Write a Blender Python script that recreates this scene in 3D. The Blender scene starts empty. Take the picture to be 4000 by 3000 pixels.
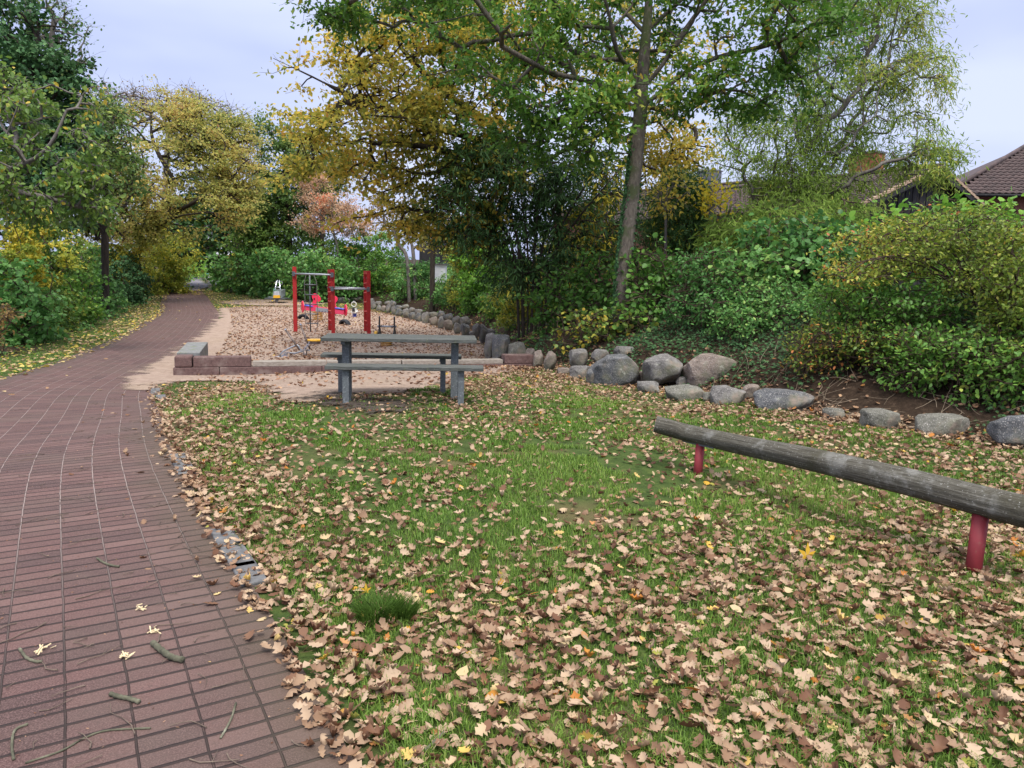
import bpy, bmesh, math, random
import numpy as np
from mathutils import Vector, Matrix

# ---------------------------------------------------------------- camera, sky, sun, exposure
FPX = 2900.0                      # focal length in pixels of the 4000 px wide photograph
CAMZ = 1.6
PITCH = math.radians(8.6)
ROLL = math.radians(1.43)
_F = np.array([0, math.cos(PITCH), -math.sin(PITCH)])
_R0 = np.array([1.0, 0, 0]); _U0 = np.cross(_R0, _F)
_R = _R0*math.cos(ROLL)+_U0*math.sin(ROLL)
_U = -_R0*math.sin(ROLL)+_U0*math.cos(ROLL)
CAM = np.array([0, 0, CAMZ])
SC = bpy.context.scene
COL = SC.collection
cd = bpy.data.cameras.new('camera'); cam = bpy.data.objects.new('camera', cd); COL.objects.link(cam)
cd.sensor_width = 36; cd.lens = FPX/4000*36; cd.clip_start = .05; cd.clip_end = 2000
M3 = Matrix(((_R[0], _U[0], -_F[0]), (_R[1], _U[1], -_F[1]), (_R[2], _U[2], -_F[2])))
cam.matrix_world = Matrix.Translation(CAM) @ M3.to_4x4()
SC.camera = cam

SUN_EL, SUN_AZ = math.radians(60), math.radians(165)
w = bpy.data.worlds.new('World'); SC.world = w; w.use_nodes = True
nt = w.node_tree; N = nt.nodes; L = nt.links
bg = N['Background']
sky = N.new('ShaderNodeTexSky'); sky.sky_type = 'NISHITA'; sky.sun_disc = False
sky.sun_elevation = SUN_EL; sky.sun_rotation = SUN_AZ; sky.air_density = 1.2; sky.dust_density = 3
tc = N.new('ShaderNodeTexCoord'); mp = N.new('ShaderNodeMapping'); mp.inputs['Scale'].default_value = (1, 1, 3.2)
mp.inputs['Rotation'].default_value = (.1, .25, .3)
nz = N.new('ShaderNodeTexNoise'); nz.inputs['Scale'].default_value = 1.7; nz.inputs['Detail'].default_value = 4; nz.inputs['Roughness'].default_value = .5
cr = N.new('ShaderNodeValToRGB')
SKYB = 3.85
cr.color_ramp.elements[0].position = .33; cr.color_ramp.elements[0].color = (.40, .47, .80, 1)
cr.color_ramp.elements[1].position = .66; cr.color_ramp.elements[1].color = (.66, .72, .97, 1)
sep = N.new('ShaderNodeSeparateXYZ')
zr = N.new('ShaderNodeMapRange'); zr.inputs[1].default_value = .3; zr.inputs[2].default_value = 1.0
zr.inputs[3].default_value = SKYB; zr.inputs[4].default_value = SKYB*2.6          # overcast: brighter overhead
vm = N.new('ShaderNodeVectorMath'); vm.operation = 'SCALE'
mx = N.new('ShaderNodeMix'); mx.data_type = 'RGBA'; mx.inputs[0].default_value = .93
L.new(tc.outputs['Generated'], mp.inputs[0]); L.new(mp.outputs[0], nz.inputs[0]); L.new(nz.outputs[0], cr.inputs[0])
L.new(tc.outputs['Generated'], sep.inputs[0]); L.new(sep.outputs[2], zr.inputs[0])
L.new(cr.outputs[0], vm.inputs[0]); L.new(zr.outputs[0], vm.inputs['Scale'])
zc = N.new('ShaderNodeMapRange'); zc.inputs[1].default_value = .4; zc.inputs[2].default_value = .95; zc.inputs[4].default_value = .9; L.new(sep.outputs[2], zc.inputs[0])
mz = N.new('ShaderNodeMix'); mz.data_type = 'RGBA'; mz.inputs[7].default_value = (.86, .84, .78, 1); L.new(zc.outputs[0], mz.inputs[0]); L.new(cr.outputs[0], mz.inputs[6]); L.new(mz.outputs[2], vm.inputs[0])
L.new(sky.outputs[0], mx.inputs[6]); L.new(vm.outputs[0], mx.inputs[7]); L.new(mx.outputs[2], bg.inputs[0])
bg.inputs[1].default_value = .13
sd = bpy.data.lights.new('sun', 'SUN'); so = bpy.data.objects.new('sun', sd); COL.objects.link(so)
sd.energy = 1.5; sd.angle = math.radians(18); sd.color = (1, .96, .9)
sdir = Vector((math.sin(SUN_AZ)*math.cos(SUN_EL), math.cos(SUN_AZ)*math.cos(SUN_EL), math.sin(SUN_EL)))
so.rotation_euler = sdir.to_track_quat('Z', 'Y').to_euler(); so.location = (0, 0, 40)
SC.view_settings.view_transform = 'Standard'; SC.view_settings.look = 'None'
SC.view_settings.exposure = 1.22; SC.view_settings.gamma = 1
SC.cycles.max_bounces = 6; SC.cycles.diffuse_bounces = 3; SC.cycles.glossy_bounces = 2
SC.cycles.transmission_bounces = 3; SC.cycles.transparent_max_bounces = 8
SC.cycles.use_light_tree = False

# ---------------------------------------------------------------- where things stand
def ray(px, py): return _F+_R*((px-2000)/FPX)+_U*((1500-py)/FPX)
DK = 1.0                          # stretches the distances of the tree being placed
def P(px, py, d): return CAM+ray(px, py)*(d*DK)
def sstep(a, b, x):
    t = np.clip((x-a)/(b-a), 0, 1); return t*t*(3-2*t)
_PY = [-30, 3, 5, 9, 13, 18, 26, 36, 50, 62, 95, 150, 170, 400]
_PZ = [0, 0, -.03, -.25, -.5, -.62, -.7, -.7, -.5, -.15, .3, 3.2, 3.6, 3.6]
def hbase(x, y):
    x = np.asarray(x, float); y = np.asarray(y, float)-4*sstep(-5.5, -1.5, x)*(1-sstep(18, 26, np.asarray(y, float)))
    s = 0
    for o in (-2, -1, 0, 1, 2): s = s+np.interp(y+o*.6, _PY, _PZ)
    return s/5
def hit(px, py, h=hbase):
    r = ray(px, py); ds = np.geomspace(1.2, 400, 4000); q = CAM[None]+ds[:, None]*r[None]
    g = q[:, 2]-h(q[:, 0], q[:, 1]); k = int(np.argmax(g < 0))
    if g[k] >= 0: return q[-1]
    if k == 0: return q[0]
    t = g[k-1]/(g[k-1]-g[k]+1e-12); return q[k-1]*(1-t)+q[k]*t
def depth(q): return float((np.asarray(q)-CAM)@_F)
def catmull(pts, n=8):
    p = np.array(pts, float); p = np.vstack([2*p[0]-p[1], p, 2*p[-1]-p[-2]]); out = []
    for i in range(1, len(p)-2):
        for t in np.arange(n)/n:
            out.append(.5*((2*p[i])+(-p[i-1]+p[i+1])*t+(2*p[i-1]-5*p[i]+4*p[i+1]-p[i+2])*t*t+(-p[i-1]+3*p[i]-3*p[i+1]+p[i+2])*t**3))
    out.append(p[-2]); return np.array(out)
def sdist(poly, x, y):
    """distance to an open polyline and side (+ = left of its direction), and arc length there"""
    x = np.asarray(x, float).ravel(); y = np.asarray(y, float).ravel()
    best = np.full(x.shape, 1e9); side = np.zeros(x.shape); arc = np.zeros(x.shape); acc = 0
    for a, b in zip(poly[:-1], poly[1:]):
        d = b-a; l = np.hypot(*d); t = np.clip(((x-a[0])*d[0]+(y-a[1])*d[1])/(l*l), 0, 1)
        ex = x-(a[0]+t*d[0]); ey = y-(a[1]+t*d[1]); r = np.hypot(ex, ey); m = r < best
        s = np.sign(d[0]*ey-d[1]*ex)
        best = np.where(m, r, best); side = np.where(m, s, side); arc = np.where(m, acc+t*l, arc); acc += l
    return best*side, arc
def inpoly(poly, x, y):
    c = np.zeros(x.shape, bool); n = len(poly)
    for i in range(n):
        x1, y1 = poly[i]; x2, y2 = poly[(i+1) % n]
        m = ((y1 > y) != (y2 > y)) & (x < (x2-x1)*(y-y1)/(y2-y1+1e-12)+x1); c ^= m
    return c
def pdist(poly, x, y):
    cl = np.vstack([poly, poly[:1]]); d, _ = sdist(cl, x, y)
    return np.where(inpoly(poly, x, y), np.abs(d), -np.abs(d))
def G2(lst): return np.array([hit(*p)[:2] for p in lst])
TOE = catmull(np.vstack([[[13, -2], [9, 3]], G2([(4000, 1765), (3500, 1690), (3000, 1600), (2750, 1545), (2500, 1512), (2250, 1470),
      (2110, 1432), (1960, 1408), (1890, 1325), (1700, 1250), (1450, 1192), (1300, 1178), (1050, 1150), (850, 1128)]), [[-26, 64]]]), 4)
REDGE = catmull(np.vstack([[[3.2, -3], [.9, -.2]], G2([(1400, 2960), (1200, 2680), (1060, 2400), (930, 2200), (830, 2040), (735, 1880), (660, 1740),
      (620, 1600), (600, 1520), (690, 1440), (800, 1350), (850, 1255), (855, 1222), (830, 1190), (810, 1160), (785, 1134)])]), 5)
def smooth_line(p, step=.3, k=7):
    d = np.r_[0, np.cumsum(np.hypot(*np.diff(p, axis=0).T))]; t = np.arange(0, d[-1], step); q = np.stack([np.interp(t, d, p[:, 0]), np.interp(t, d, p[:, 1])], 1)
    w = np.hanning(k+2)[1:-1]; w /= w.sum(); pad = np.vstack([2*q[0]-q[1:k//2+1][::-1], q, 2*q[-1]-q[-k//2:-1][::-1]])
    return np.stack([np.convolve(pad[:, i], w, 'valid')[:len(q)] for i in (0, 1)], 1)
REDGE = smooth_line(REDGE, .4, 9)
PW = 2.64
HEDGE = catmull(np.vstack([[[-9, -2]], G2([(0, 1400), (200, 1340), (380, 1262), (560, 1190), (620, 1150), (680, 1128)]), [[-30, 66]]]), 4)
SAND = catmull(G2([(852, 1205), (850, 1240), (760, 1330), (640, 1400), (520, 1470), (500, 1520), (560, 1530), (640, 1500), (760, 1490), (980, 1500), (1080, 1560), (1230, 1575), (1330, 1545),
      (1500, 1545), (1720, 1520), (1800, 1480), (2060, 1437), (1950, 1385), (1900, 1350), (1800, 1300), (1650, 1258), (1500, 1225), (1400, 1212), (1200, 1200), (1000, 1198)]), 4)
_oc = hit(1075, 1182)[:2]
OVAL = np.array([[_oc[0]+3.1*math.cos(a), _oc[1]+3.0*math.sin(a)] for a in np.linspace(0, 2*math.pi, 17)[:-1]])
def bank(x, y):
    d, _ = sdist(TOE, x, y); d = -d.reshape(np.shape(x)) if np.shape(x) else -d[0]   # + = behind the boulders
    yy = np.asarray(y, float)
    lo = np.interp(yy, [0, 9, 11, 40, 60], [.14, .16, .42, .42, .15])
    return lo*sstep(.3, .95, d)+sstep(.4, 2.8, d)*np.interp(yy, [0, 8, 11, 16, 24, 45, 65], [.5, .6, .95, .95, .55, .6, 0])+.3*sstep(2.5, 6, d)*(yy < 50)
TOE_SIGN = 1
def h(x, y):
    return hbase(x, y)+bank(np.asarray(x, float), np.asarray(y, float))
def toe_d(x, y): return -sdist(TOE, x, y)[0]
def path_d(x, y): return sdist(REDGE, x, y)[0]          # + = on the path side
def vnoise(x, y, s=1.0, seed=0):
    r = np.random.default_rng(seed+11); v = 0
    for k in range(6):
        a = r.uniform(0, 6.283); f = s*r.uniform(.6, 2.2); v = v+np.sin((x*math.cos(a)+y*math.sin(a))*f+r.uniform(0, 6.283))
    return v/6*1.6
def vn3(p, s=1.0, seed=0):
    r = np.random.default_rng(seed+77); v = 0
    for k in range(7):
        a = r.normal(size=3); a /= np.linalg.norm(a); v = v+np.sin(p@a*s*r.uniform(.7, 2.0)+r.uniform(0, 6.283))
    return v/7*1.8

# ---------------------------------------------------------------- scene helpers
def tag(o, label=None, cat=None, group=None, kind=None):
    if label: o['label'] = label
    if cat: o['category'] = cat
    if group: o['group'] = group
    if kind: o['kind'] = kind
    return o
def empty(name, loc, label, cat, group=None):
    o = bpy.data.objects.new(name, None); COL.objects.link(o); o.location = Vector([float(v) for v in loc]); o.empty_display_size = .2
    return tag(o, label, cat, group)
def link(name, me, mat, parent=None, loc=None):
    o = bpy.data.objects.new(name, me); COL.objects.link(o)
    if mat is not None:
        for m in (mat if isinstance(mat, (list, tuple)) else [mat]): me.materials.append(m)
    if parent is not None:
        o.parent = parent; o.location = -Vector(parent.location)     # meshes are written in world coordinates
    if loc is not None: o.location = loc
    return o
def mesh_np(name, v, f, attrs=None, smooth=False, uv=None):
    """v (n,3); f (m,k) all faces with k corners"""
    me = bpy.data.meshes.new(name); v = np.ascontiguousarray(v, np.float32); f = np.ascontiguousarray(f, np.int32)
    m, k = f.shape
    me.vertices.add(len(v)); me.vertices.foreach_set('co', v.ravel())
    me.loops.add(m*k); me.loops.foreach_set('vertex_index', f.ravel())
    me.polygons.add(m); me.polygons.foreach_set('loop_start', np.arange(m, dtype=np.int32)*k)
    if smooth: me.polygons.foreach_set('use_smooth', np.ones(m, bool))
    me.update(calc_edges=True)
    for n, a in (attrs or {}).items():
        at = me.attributes.new(n, 'FLOAT', 'POINT'); at.data.foreach_set('value', np.ascontiguousarray(a, np.float32))
    if uv is not None:
        l = me.uv_layers.new(name='UVMap'); l.data.foreach_set('uv', np.ascontiguousarray(uv[f.ravel()], np.float32).ravel())
    return me

class MB:
    """collects boxes, tubes and prisms into one mesh (world coordinates)"""
    def __init__(s): s.v = []; s.f = []
    def add(s, v, f):
        o = len(s.v); s.v += [tuple(float(c) for c in p) for p in v]; s.f += [tuple(int(i)+o for i in q) for q in f]; return s
    def box(s, c, size, ax=None):
        c = np.array(c, float); X, Y, Z = ax if ax is not None else np.eye(3)
        a, b, d = [q/2 for q in size]
        v = [c+X*a*i+Y*b*j+Z*d*k for i in (-1, 1) for j in (-1, 1) for k in (-1, 1)]
        return s.add(v, [(0, 1, 3, 2), (4, 6, 7, 5), (0, 4, 5, 1), (2, 3, 7, 6), (0, 2, 6, 4), (1, 5, 7, 3)])
    def beam(s, a, b, wd, ht, up=(0, 0, 1)):
        a = np.array(a, float); b = np.array(b, float); X = b-a; l = np.linalg.norm(X); X /= l
        Y = np.cross(up, X); Y /= np.linalg.norm(Y); Z = np.cross(X, Y)
        return s.box((a+b)/2, (l, wd, ht), (X, Y, Z))
    def tube(s, pts, r, n=10, cap=True):
        pts = np.array(pts, float); r = np.broadcast_to(np.array(r, float), (len(pts),))
        v, f = tube_np([pts], [r], n); v = v.reshape(-1, 3); ff = [tuple(q) for q in f]
        if cap: ff += [tuple(range(n))[::-1], tuple(range(len(v)-n, len(v)))]
        return s.add(v, ff)
    def prism(s, poly, c, X, Y, th):
        """outline poly (2-D) in the plane X, Y about c, extruded th along X x Y"""
        X = np.array(X, float); Y = np.array(Y, float); Z = np.cross(X, Y); Z /= np.linalg.norm(Z); c = np.array(c, float); n = len(poly)
        v = [c+X*p[0]+Y*p[1]-Z*th/2 for p in poly]+[c+X*p[0]+Y*p[1]+Z*th/2 for p in poly]
        return s.add(v, [tuple(range(n))[::-1], tuple(range(n, 2*n))]+[(i, (i+1) % n, n+(i+1) % n, n+i) for i in range(n)])
    def build(s, name, mat, parent=None, bevel=0, smooth=False, label=None):
        me = bpy.data.meshes.new(name); me.from_pydata(s.v, [], s.f); me.update()
        if smooth:
            for p in me.polygons: p.use_smooth = True
        o = link(name, me, mat, parent)
        if bevel:
            b = o.modifiers.new('bevel', 'BEVEL'); b.width = bevel; b.segments = 2; b.limit_method = 'ANGLE'; b.angle_limit = .7
        if label: o['label'] = label
        return o
def tube_np(chains, radii, n=6):
    """tubes along polylines; returns verts, quads"""
    V = []; Fq = []; off = 0; ang = np.arange(n)*2*math.pi/n; ca, sa = np.cos(ang), np.sin(ang)
    for pts, r in zip(chains, radii):
        pts = np.asarray(pts, float); m = len(pts)
        if m < 2: continue
        T = np.gradient(pts, axis=0); T /= (np.linalg.norm(T, axis=1, keepdims=True)+1e-9)
        ref = np.array([0, 0, 1.0]) if abs(T[:, 2]).mean() < .8 else np.array([1.0, 0, 0])
        A = np.cross(T, ref); A /= (np.linalg.norm(A, axis=1, keepdims=True)+1e-9); B = np.cross(T, A)
        ring = pts[:, None]+(A[:, None]*ca[None, :, None]+B[:, None]*sa[None, :, None])*np.asarray(r)[:, None, None]
        V.append(ring.reshape(-1, 3)); i = np.arange(m-1)[:, None]*n+off; j = np.arange(n)[None]; k = (j+1) % n
        Fq.append(np.stack([i+j, i+k, i+n+k, i+n+j], -1).reshape(-1, 4)); off += m*n
    if not V: return np.zeros((0, 3)), np.zeros((0, 4), int)
    return np.vstack(V), np.vstack(Fq)

# ---------------------------------------------------------------- materials
def newmat(name):
    m = bpy.data.materials.new(name); m.use_nodes = True; nt = m.node_tree; return m, nt.nodes, nt.links, nt.nodes['Principled BSDF']
def ramp(N, stops, interp='LINEAR'):
    r = N.new('ShaderNodeValToRGB'); e = r.color_ramp.elements; r.color_ramp.interpolation = interp
    while len(e) > 1: e.remove(e[-1])
    e[0].position = stops[0][0]; e[0].color = (*stops[0][1], 1)
    for p, c in stops[1:]:
        q = e.new(p); q.color = (*c, 1)
    return r
def noise(N, L, vec, scale, detail=4, rough=.55, dist=0):
    n = N.new('ShaderNodeTexNoise'); n.inputs['Scale'].default_value = scale; n.inputs['Detail'].default_value = detail
    n.inputs['Roughness'].default_value = rough; n.inputs['Distortion'].default_value = dist
    if vec is not None: L.new(vec, n.inputs['Vector'])
    return n.outputs[0]
def math_(N, L, op, a, b=None, c=None, clamp=False):
    n = N.new('ShaderNodeMath'); n.operation = op; n.use_clamp = clamp
    for i, x in enumerate((a, b, c)):
        if x is None: continue
        if isinstance(x, (int, float)): n.inputs[i].default_value = x
        else: L.new(x, n.inputs[i])
    return n.outputs[0]
def mixc(N, L, f, a, b, mode='MIX'):
    n = N.new('ShaderNodeMix'); n.data_type = 'RGBA'; n.blend_type = mode
    for i, x in ((0, f), (6, a), (7, b)):
        if isinstance(x, (int, float)): n.inputs[i].default_value = x
        elif isinstance(x, tuple): n.inputs[i].default_value = (*x, 1)
        else: L.new(x, n.inputs[i])
    return n.outputs[2]
def maprange(N, L, v, a, b, c=0, d=1, smooth=True):
    n = N.new('ShaderNodeMapRange'); n.interpolation_type = 'SMOOTHSTEP' if smooth else 'LINEAR'
    L.new(v, n.inputs[0])
    for i, x in enumerate((a, b, c, d)): n.inputs[i+1].default_value = x
    return n.outputs[0]
def bump(N, L, hgt, strength, dist, B):
    b = N.new('ShaderNodeBump'); b.inputs['Strength'].default_value = strength; b.inputs['Distance'].default_value = dist
    L.new(hgt, b.inputs['Height']); L.new(b.outputs[0], B.inputs['Normal']); return b
def noisy(name, stops, scale=6, rough=.8, bmp=.3, bdist=.01, coord='Object', detail=6, stretch=None, spec=.3, metal=0, extra=None):
    m, N, L, B = newmat(name); tc = N.new('ShaderNodeTexCoord'); vec = tc.outputs[coord]
    if stretch:
        mp = N.new('ShaderNodeMapping'); mp.inputs['Scale'].default_value = stretch; L.new(vec, mp.inputs[0]); vec = mp.outputs[0]
    n = noise(N, L, vec, scale, detail, .62); r = ramp(N, stops); L.new(n, r.inputs[0]); c = r.outputs[0]
    if extra:
        for sc, lo, hi, col in extra:
            q = noise(N, L, tc.outputs[coord], sc, 5, .6); c = mixc(N, L, maprange(N, L, q, lo, hi), c, col)
    L.new(c, B.inputs['Base Color']); B.inputs['Roughness'].default_value = rough; B.inputs['Metallic'].default_value = metal
    B.inputs['Specular IOR Level'].default_value = spec
    if bmp: bump(N, L, noise(N, L, vec, scale*4, 6, .65), bmp, bdist, B)
    return m
def leafmat(name, stops, trans=.38, rough=.45, spec=.3):
    if name.startswith('leaf_'):
        k = 1.9 if name == 'leaf_dark' else 1.3
        stops = [(p, (min(.75, c[0]*k), min(.75, c[1]*k*1.03), c[2]*k*.85)) for p, c in stops]
    m, N, L, B = newmat(name); a = N.new('ShaderNodeAttribute'); a.attribute_name = 'tone'
    r = ramp(N, stops); L.new(a.outputs['Fac'], r.inputs[0]); L.new(r.outputs[0], B.inputs['Base Color'])
    B.inputs['Roughness'].default_value = rough; B.inputs['Specular IOR Level'].default_value = spec
    t = N.new('ShaderNodeBsdfTranslucent'); L.new(r.outputs[0], t.inputs[0])
    mx = N.new('ShaderNodeMixShader'); mx.inputs[0].default_value = trans
    L.new(B.outputs[0], mx.inputs[1]); L.new(t.outputs[0], mx.inputs[2]); L.new(mx.outputs[0], N['Material Output'].inputs[0]); return m
# ---------------------------------------------------------------- leaves and trees
def T_oval():      # folded oval leaf, unit length along +Y
    v = np.array([(0, 0, 0), (.27, .28, .05), (.25, .68, .04), (0, 1, -.06), (-.25, .68, .04), (-.27, .28, .05)], float)
    return v, np.array([(0, 1, 2, 3), (0, 3, 4, 5)])
def T_lance():
    v = np.array([(0, 0, 0), (.1, .3, .02), (.09, .7, -.02), (0, 1, -.12), (-.09, .7, -.02), (-.1, .3, .02)], float)
    return v, np.array([(0, 1, 2, 3), (0, 3, 4, 5)])
def T_round():
    v = np.array([(0, 0, 0), (.4, .22, .07), (.38, .66, .05), (0, 1, -.1), (-.38, .66, .05), (-.4, .22, .07)], float)
    return v, np.array([(0, 1, 2, 3), (0, 3, 4, 5)])
def T_oak(n=7, curl=0.0, lob=.36):      # lobed oak leaf: spine and two scalloped edges
    y = [0, .14, .28, .40, .54, .66, .80, .92, 1.0]; wv = [.02, .10, .26, .15, .36, .19, .30, .12, .0]
    V = []; k = lob/.36
    for yy, ww in zip(y, wv):
        ww *= k; z = curl*((yy-.5)**2)*1.2
        V += [(-ww, yy, z+abs(ww)*curl*.9), (0, yy+.02, z), (ww, yy, z+abs(ww)*curl*.9)]
    f = []
    for i in range(8):
        a = i*3; f += [(a, a+1, a+4, a+3), (a+1, a+2, a+5, a+4)]
    return np.array(V, float), np.array(f)
def T_oak_s():     # coarse lobed leaf for crowns
    V = [(0, 0, 0), (.3, .22, .03), (.15, .42, .0), (.4, .6, .04), (0, 1, -.08), (-.4, .6, .04), (-.15, .42, .0), (-.3, .22, .03)]
    return np.array(V, float), np.array([(0, 1, 2, 4), (2, 3, 4, 4), (0, 4, 6, 7), (4, 5, 6, 6)])[[0, 2]] if False else np.array([(0, 1, 2, 6), (6, 2, 3, 4), (0, 6, 7, 0), (6, 4, 5, 6)])[:2]
def T_star():      # five-lobed leaf as 5 quads about its centre
    V = [(0, 0, 0)]; f = []; L5 = [(-2.1, .42), (-1.05, .55), (0, .66), (1.05, .55), (2.1, .42)]
    for a, r in L5:
        b = len(V); V += [(math.sin(a-.42)*r*.45, .35+math.cos(a-.42)*r*.45, .02), (math.sin(a)*r, .35+math.cos(a)*r, -.04), (math.sin(a+.42)*r*.45, .35+math.cos(a+.42)*r*.45, .02)]
        f.append((0, b, b+1, b+2))
    V[0] = (0, .2, 0); return np.array(V, float), np.array(f)
def rots(dirs, up, rng, jit=.5):
    """orientation matrices: Y = dirs, Z near up"""
    n = len(dirs); Y = dirs+rng.normal(size=(n, 3))*jit; Y /= np.linalg.norm(Y, axis=1, keepdims=True)
    Z = up+rng.normal(size=(n, 3))*jit; X = np.cross(Y, Z); X /= (np.linalg.norm(X, axis=1, keepdims=True)+1e-9); Z = np.cross(X, Y)
    return np.stack([X, Y, Z], 1)          # rows
def leaf_mesh(name, tpl, pos, R, size, tone, wid=None):
    v, f = tpl; n = len(pos); k = len(v)
    lv = v[None]*size[:, None, None]
    if wid is not None: lv = lv*np.stack([wid, np.ones(n), np.ones(n)], 1)[:, None, :]
    V = np.einsum('nkc,ncd->nkd', lv, R)+pos[:, None]
    Fq = (f[None]+(np.arange(n)*k)[:, None, None]).reshape(-1, f.shape[1])
    return mesh_np(name, V.reshape(-1, 3), Fq, {'tone': np.repeat(tone, k)})

TPL = dict(oval=T_oval(), lance=T_lance(), round=T_round(), oak=T_oak_s(), star=T_star())

def skeleton(start, att, rng, seg=.5, bias=.25, wob=.12, sag=0.0):
    """start: list of (chain pts). att: attraction points. Returns nodes, parents, chains(list of idx lists)."""
    nodes = []; par = []; plen = []; chains = []
    for ch in start:
        ids = []
        for i, p in enumerate(ch):
            par.append(ids[-1] if ids else -1); plen.append(plen[ids[-1]]+np.linalg.norm(p-nodes[ids[-1]]) if ids else 0.)
            nodes.append(np.array(p, float)); ids.append(len(nodes)-1)
        chains.append(ids)
    nd = np.zeros((200000, 3)); pl = np.zeros(200000); n0 = len(nodes); nd[:n0] = nodes; pl[:n0] = plen; n = n0
    order = np.argsort([np.min(np.linalg.norm(nd[:n0]-a, axis=1)) for a in att]); tips = []
    ok = np.ones(200000, bool)
    for ids in chains: ok[ids[:max(1, len(ids)//3)]] = False if len(ids) > 3 else True
    for k in order:
        a = att[k]; d = np.linalg.norm(nd[:n]-a, axis=1)+bias*pl[:n]+(~ok[:n])*50
        d += np.maximum(0, nd[:n, 2]-a[2])*.6
        j = int(np.argmin(d)); p0 = nd[j]; v = a-p0; l = np.linalg.norm(v); m = max(2, int(l/seg)+1); ids = [j]; last = j
        for t in range(1, m+1):
            s = t/m; q = p0+v*s
            if t < m: q = q+rng.normal(size=3)*wob*min(l, 2.)*.4
            q = q+np.array([0, 0, 1])*l*(.05-sag)*math.sin(s*math.pi)
            nd[n] = q; pl[n] = pl[last]+l/m; par.append(last); last = n; ids.append(n); n += 1
        chains.append(ids); tips.append(last)
    return nd[:n], np.array(par), chains, tips
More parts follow.
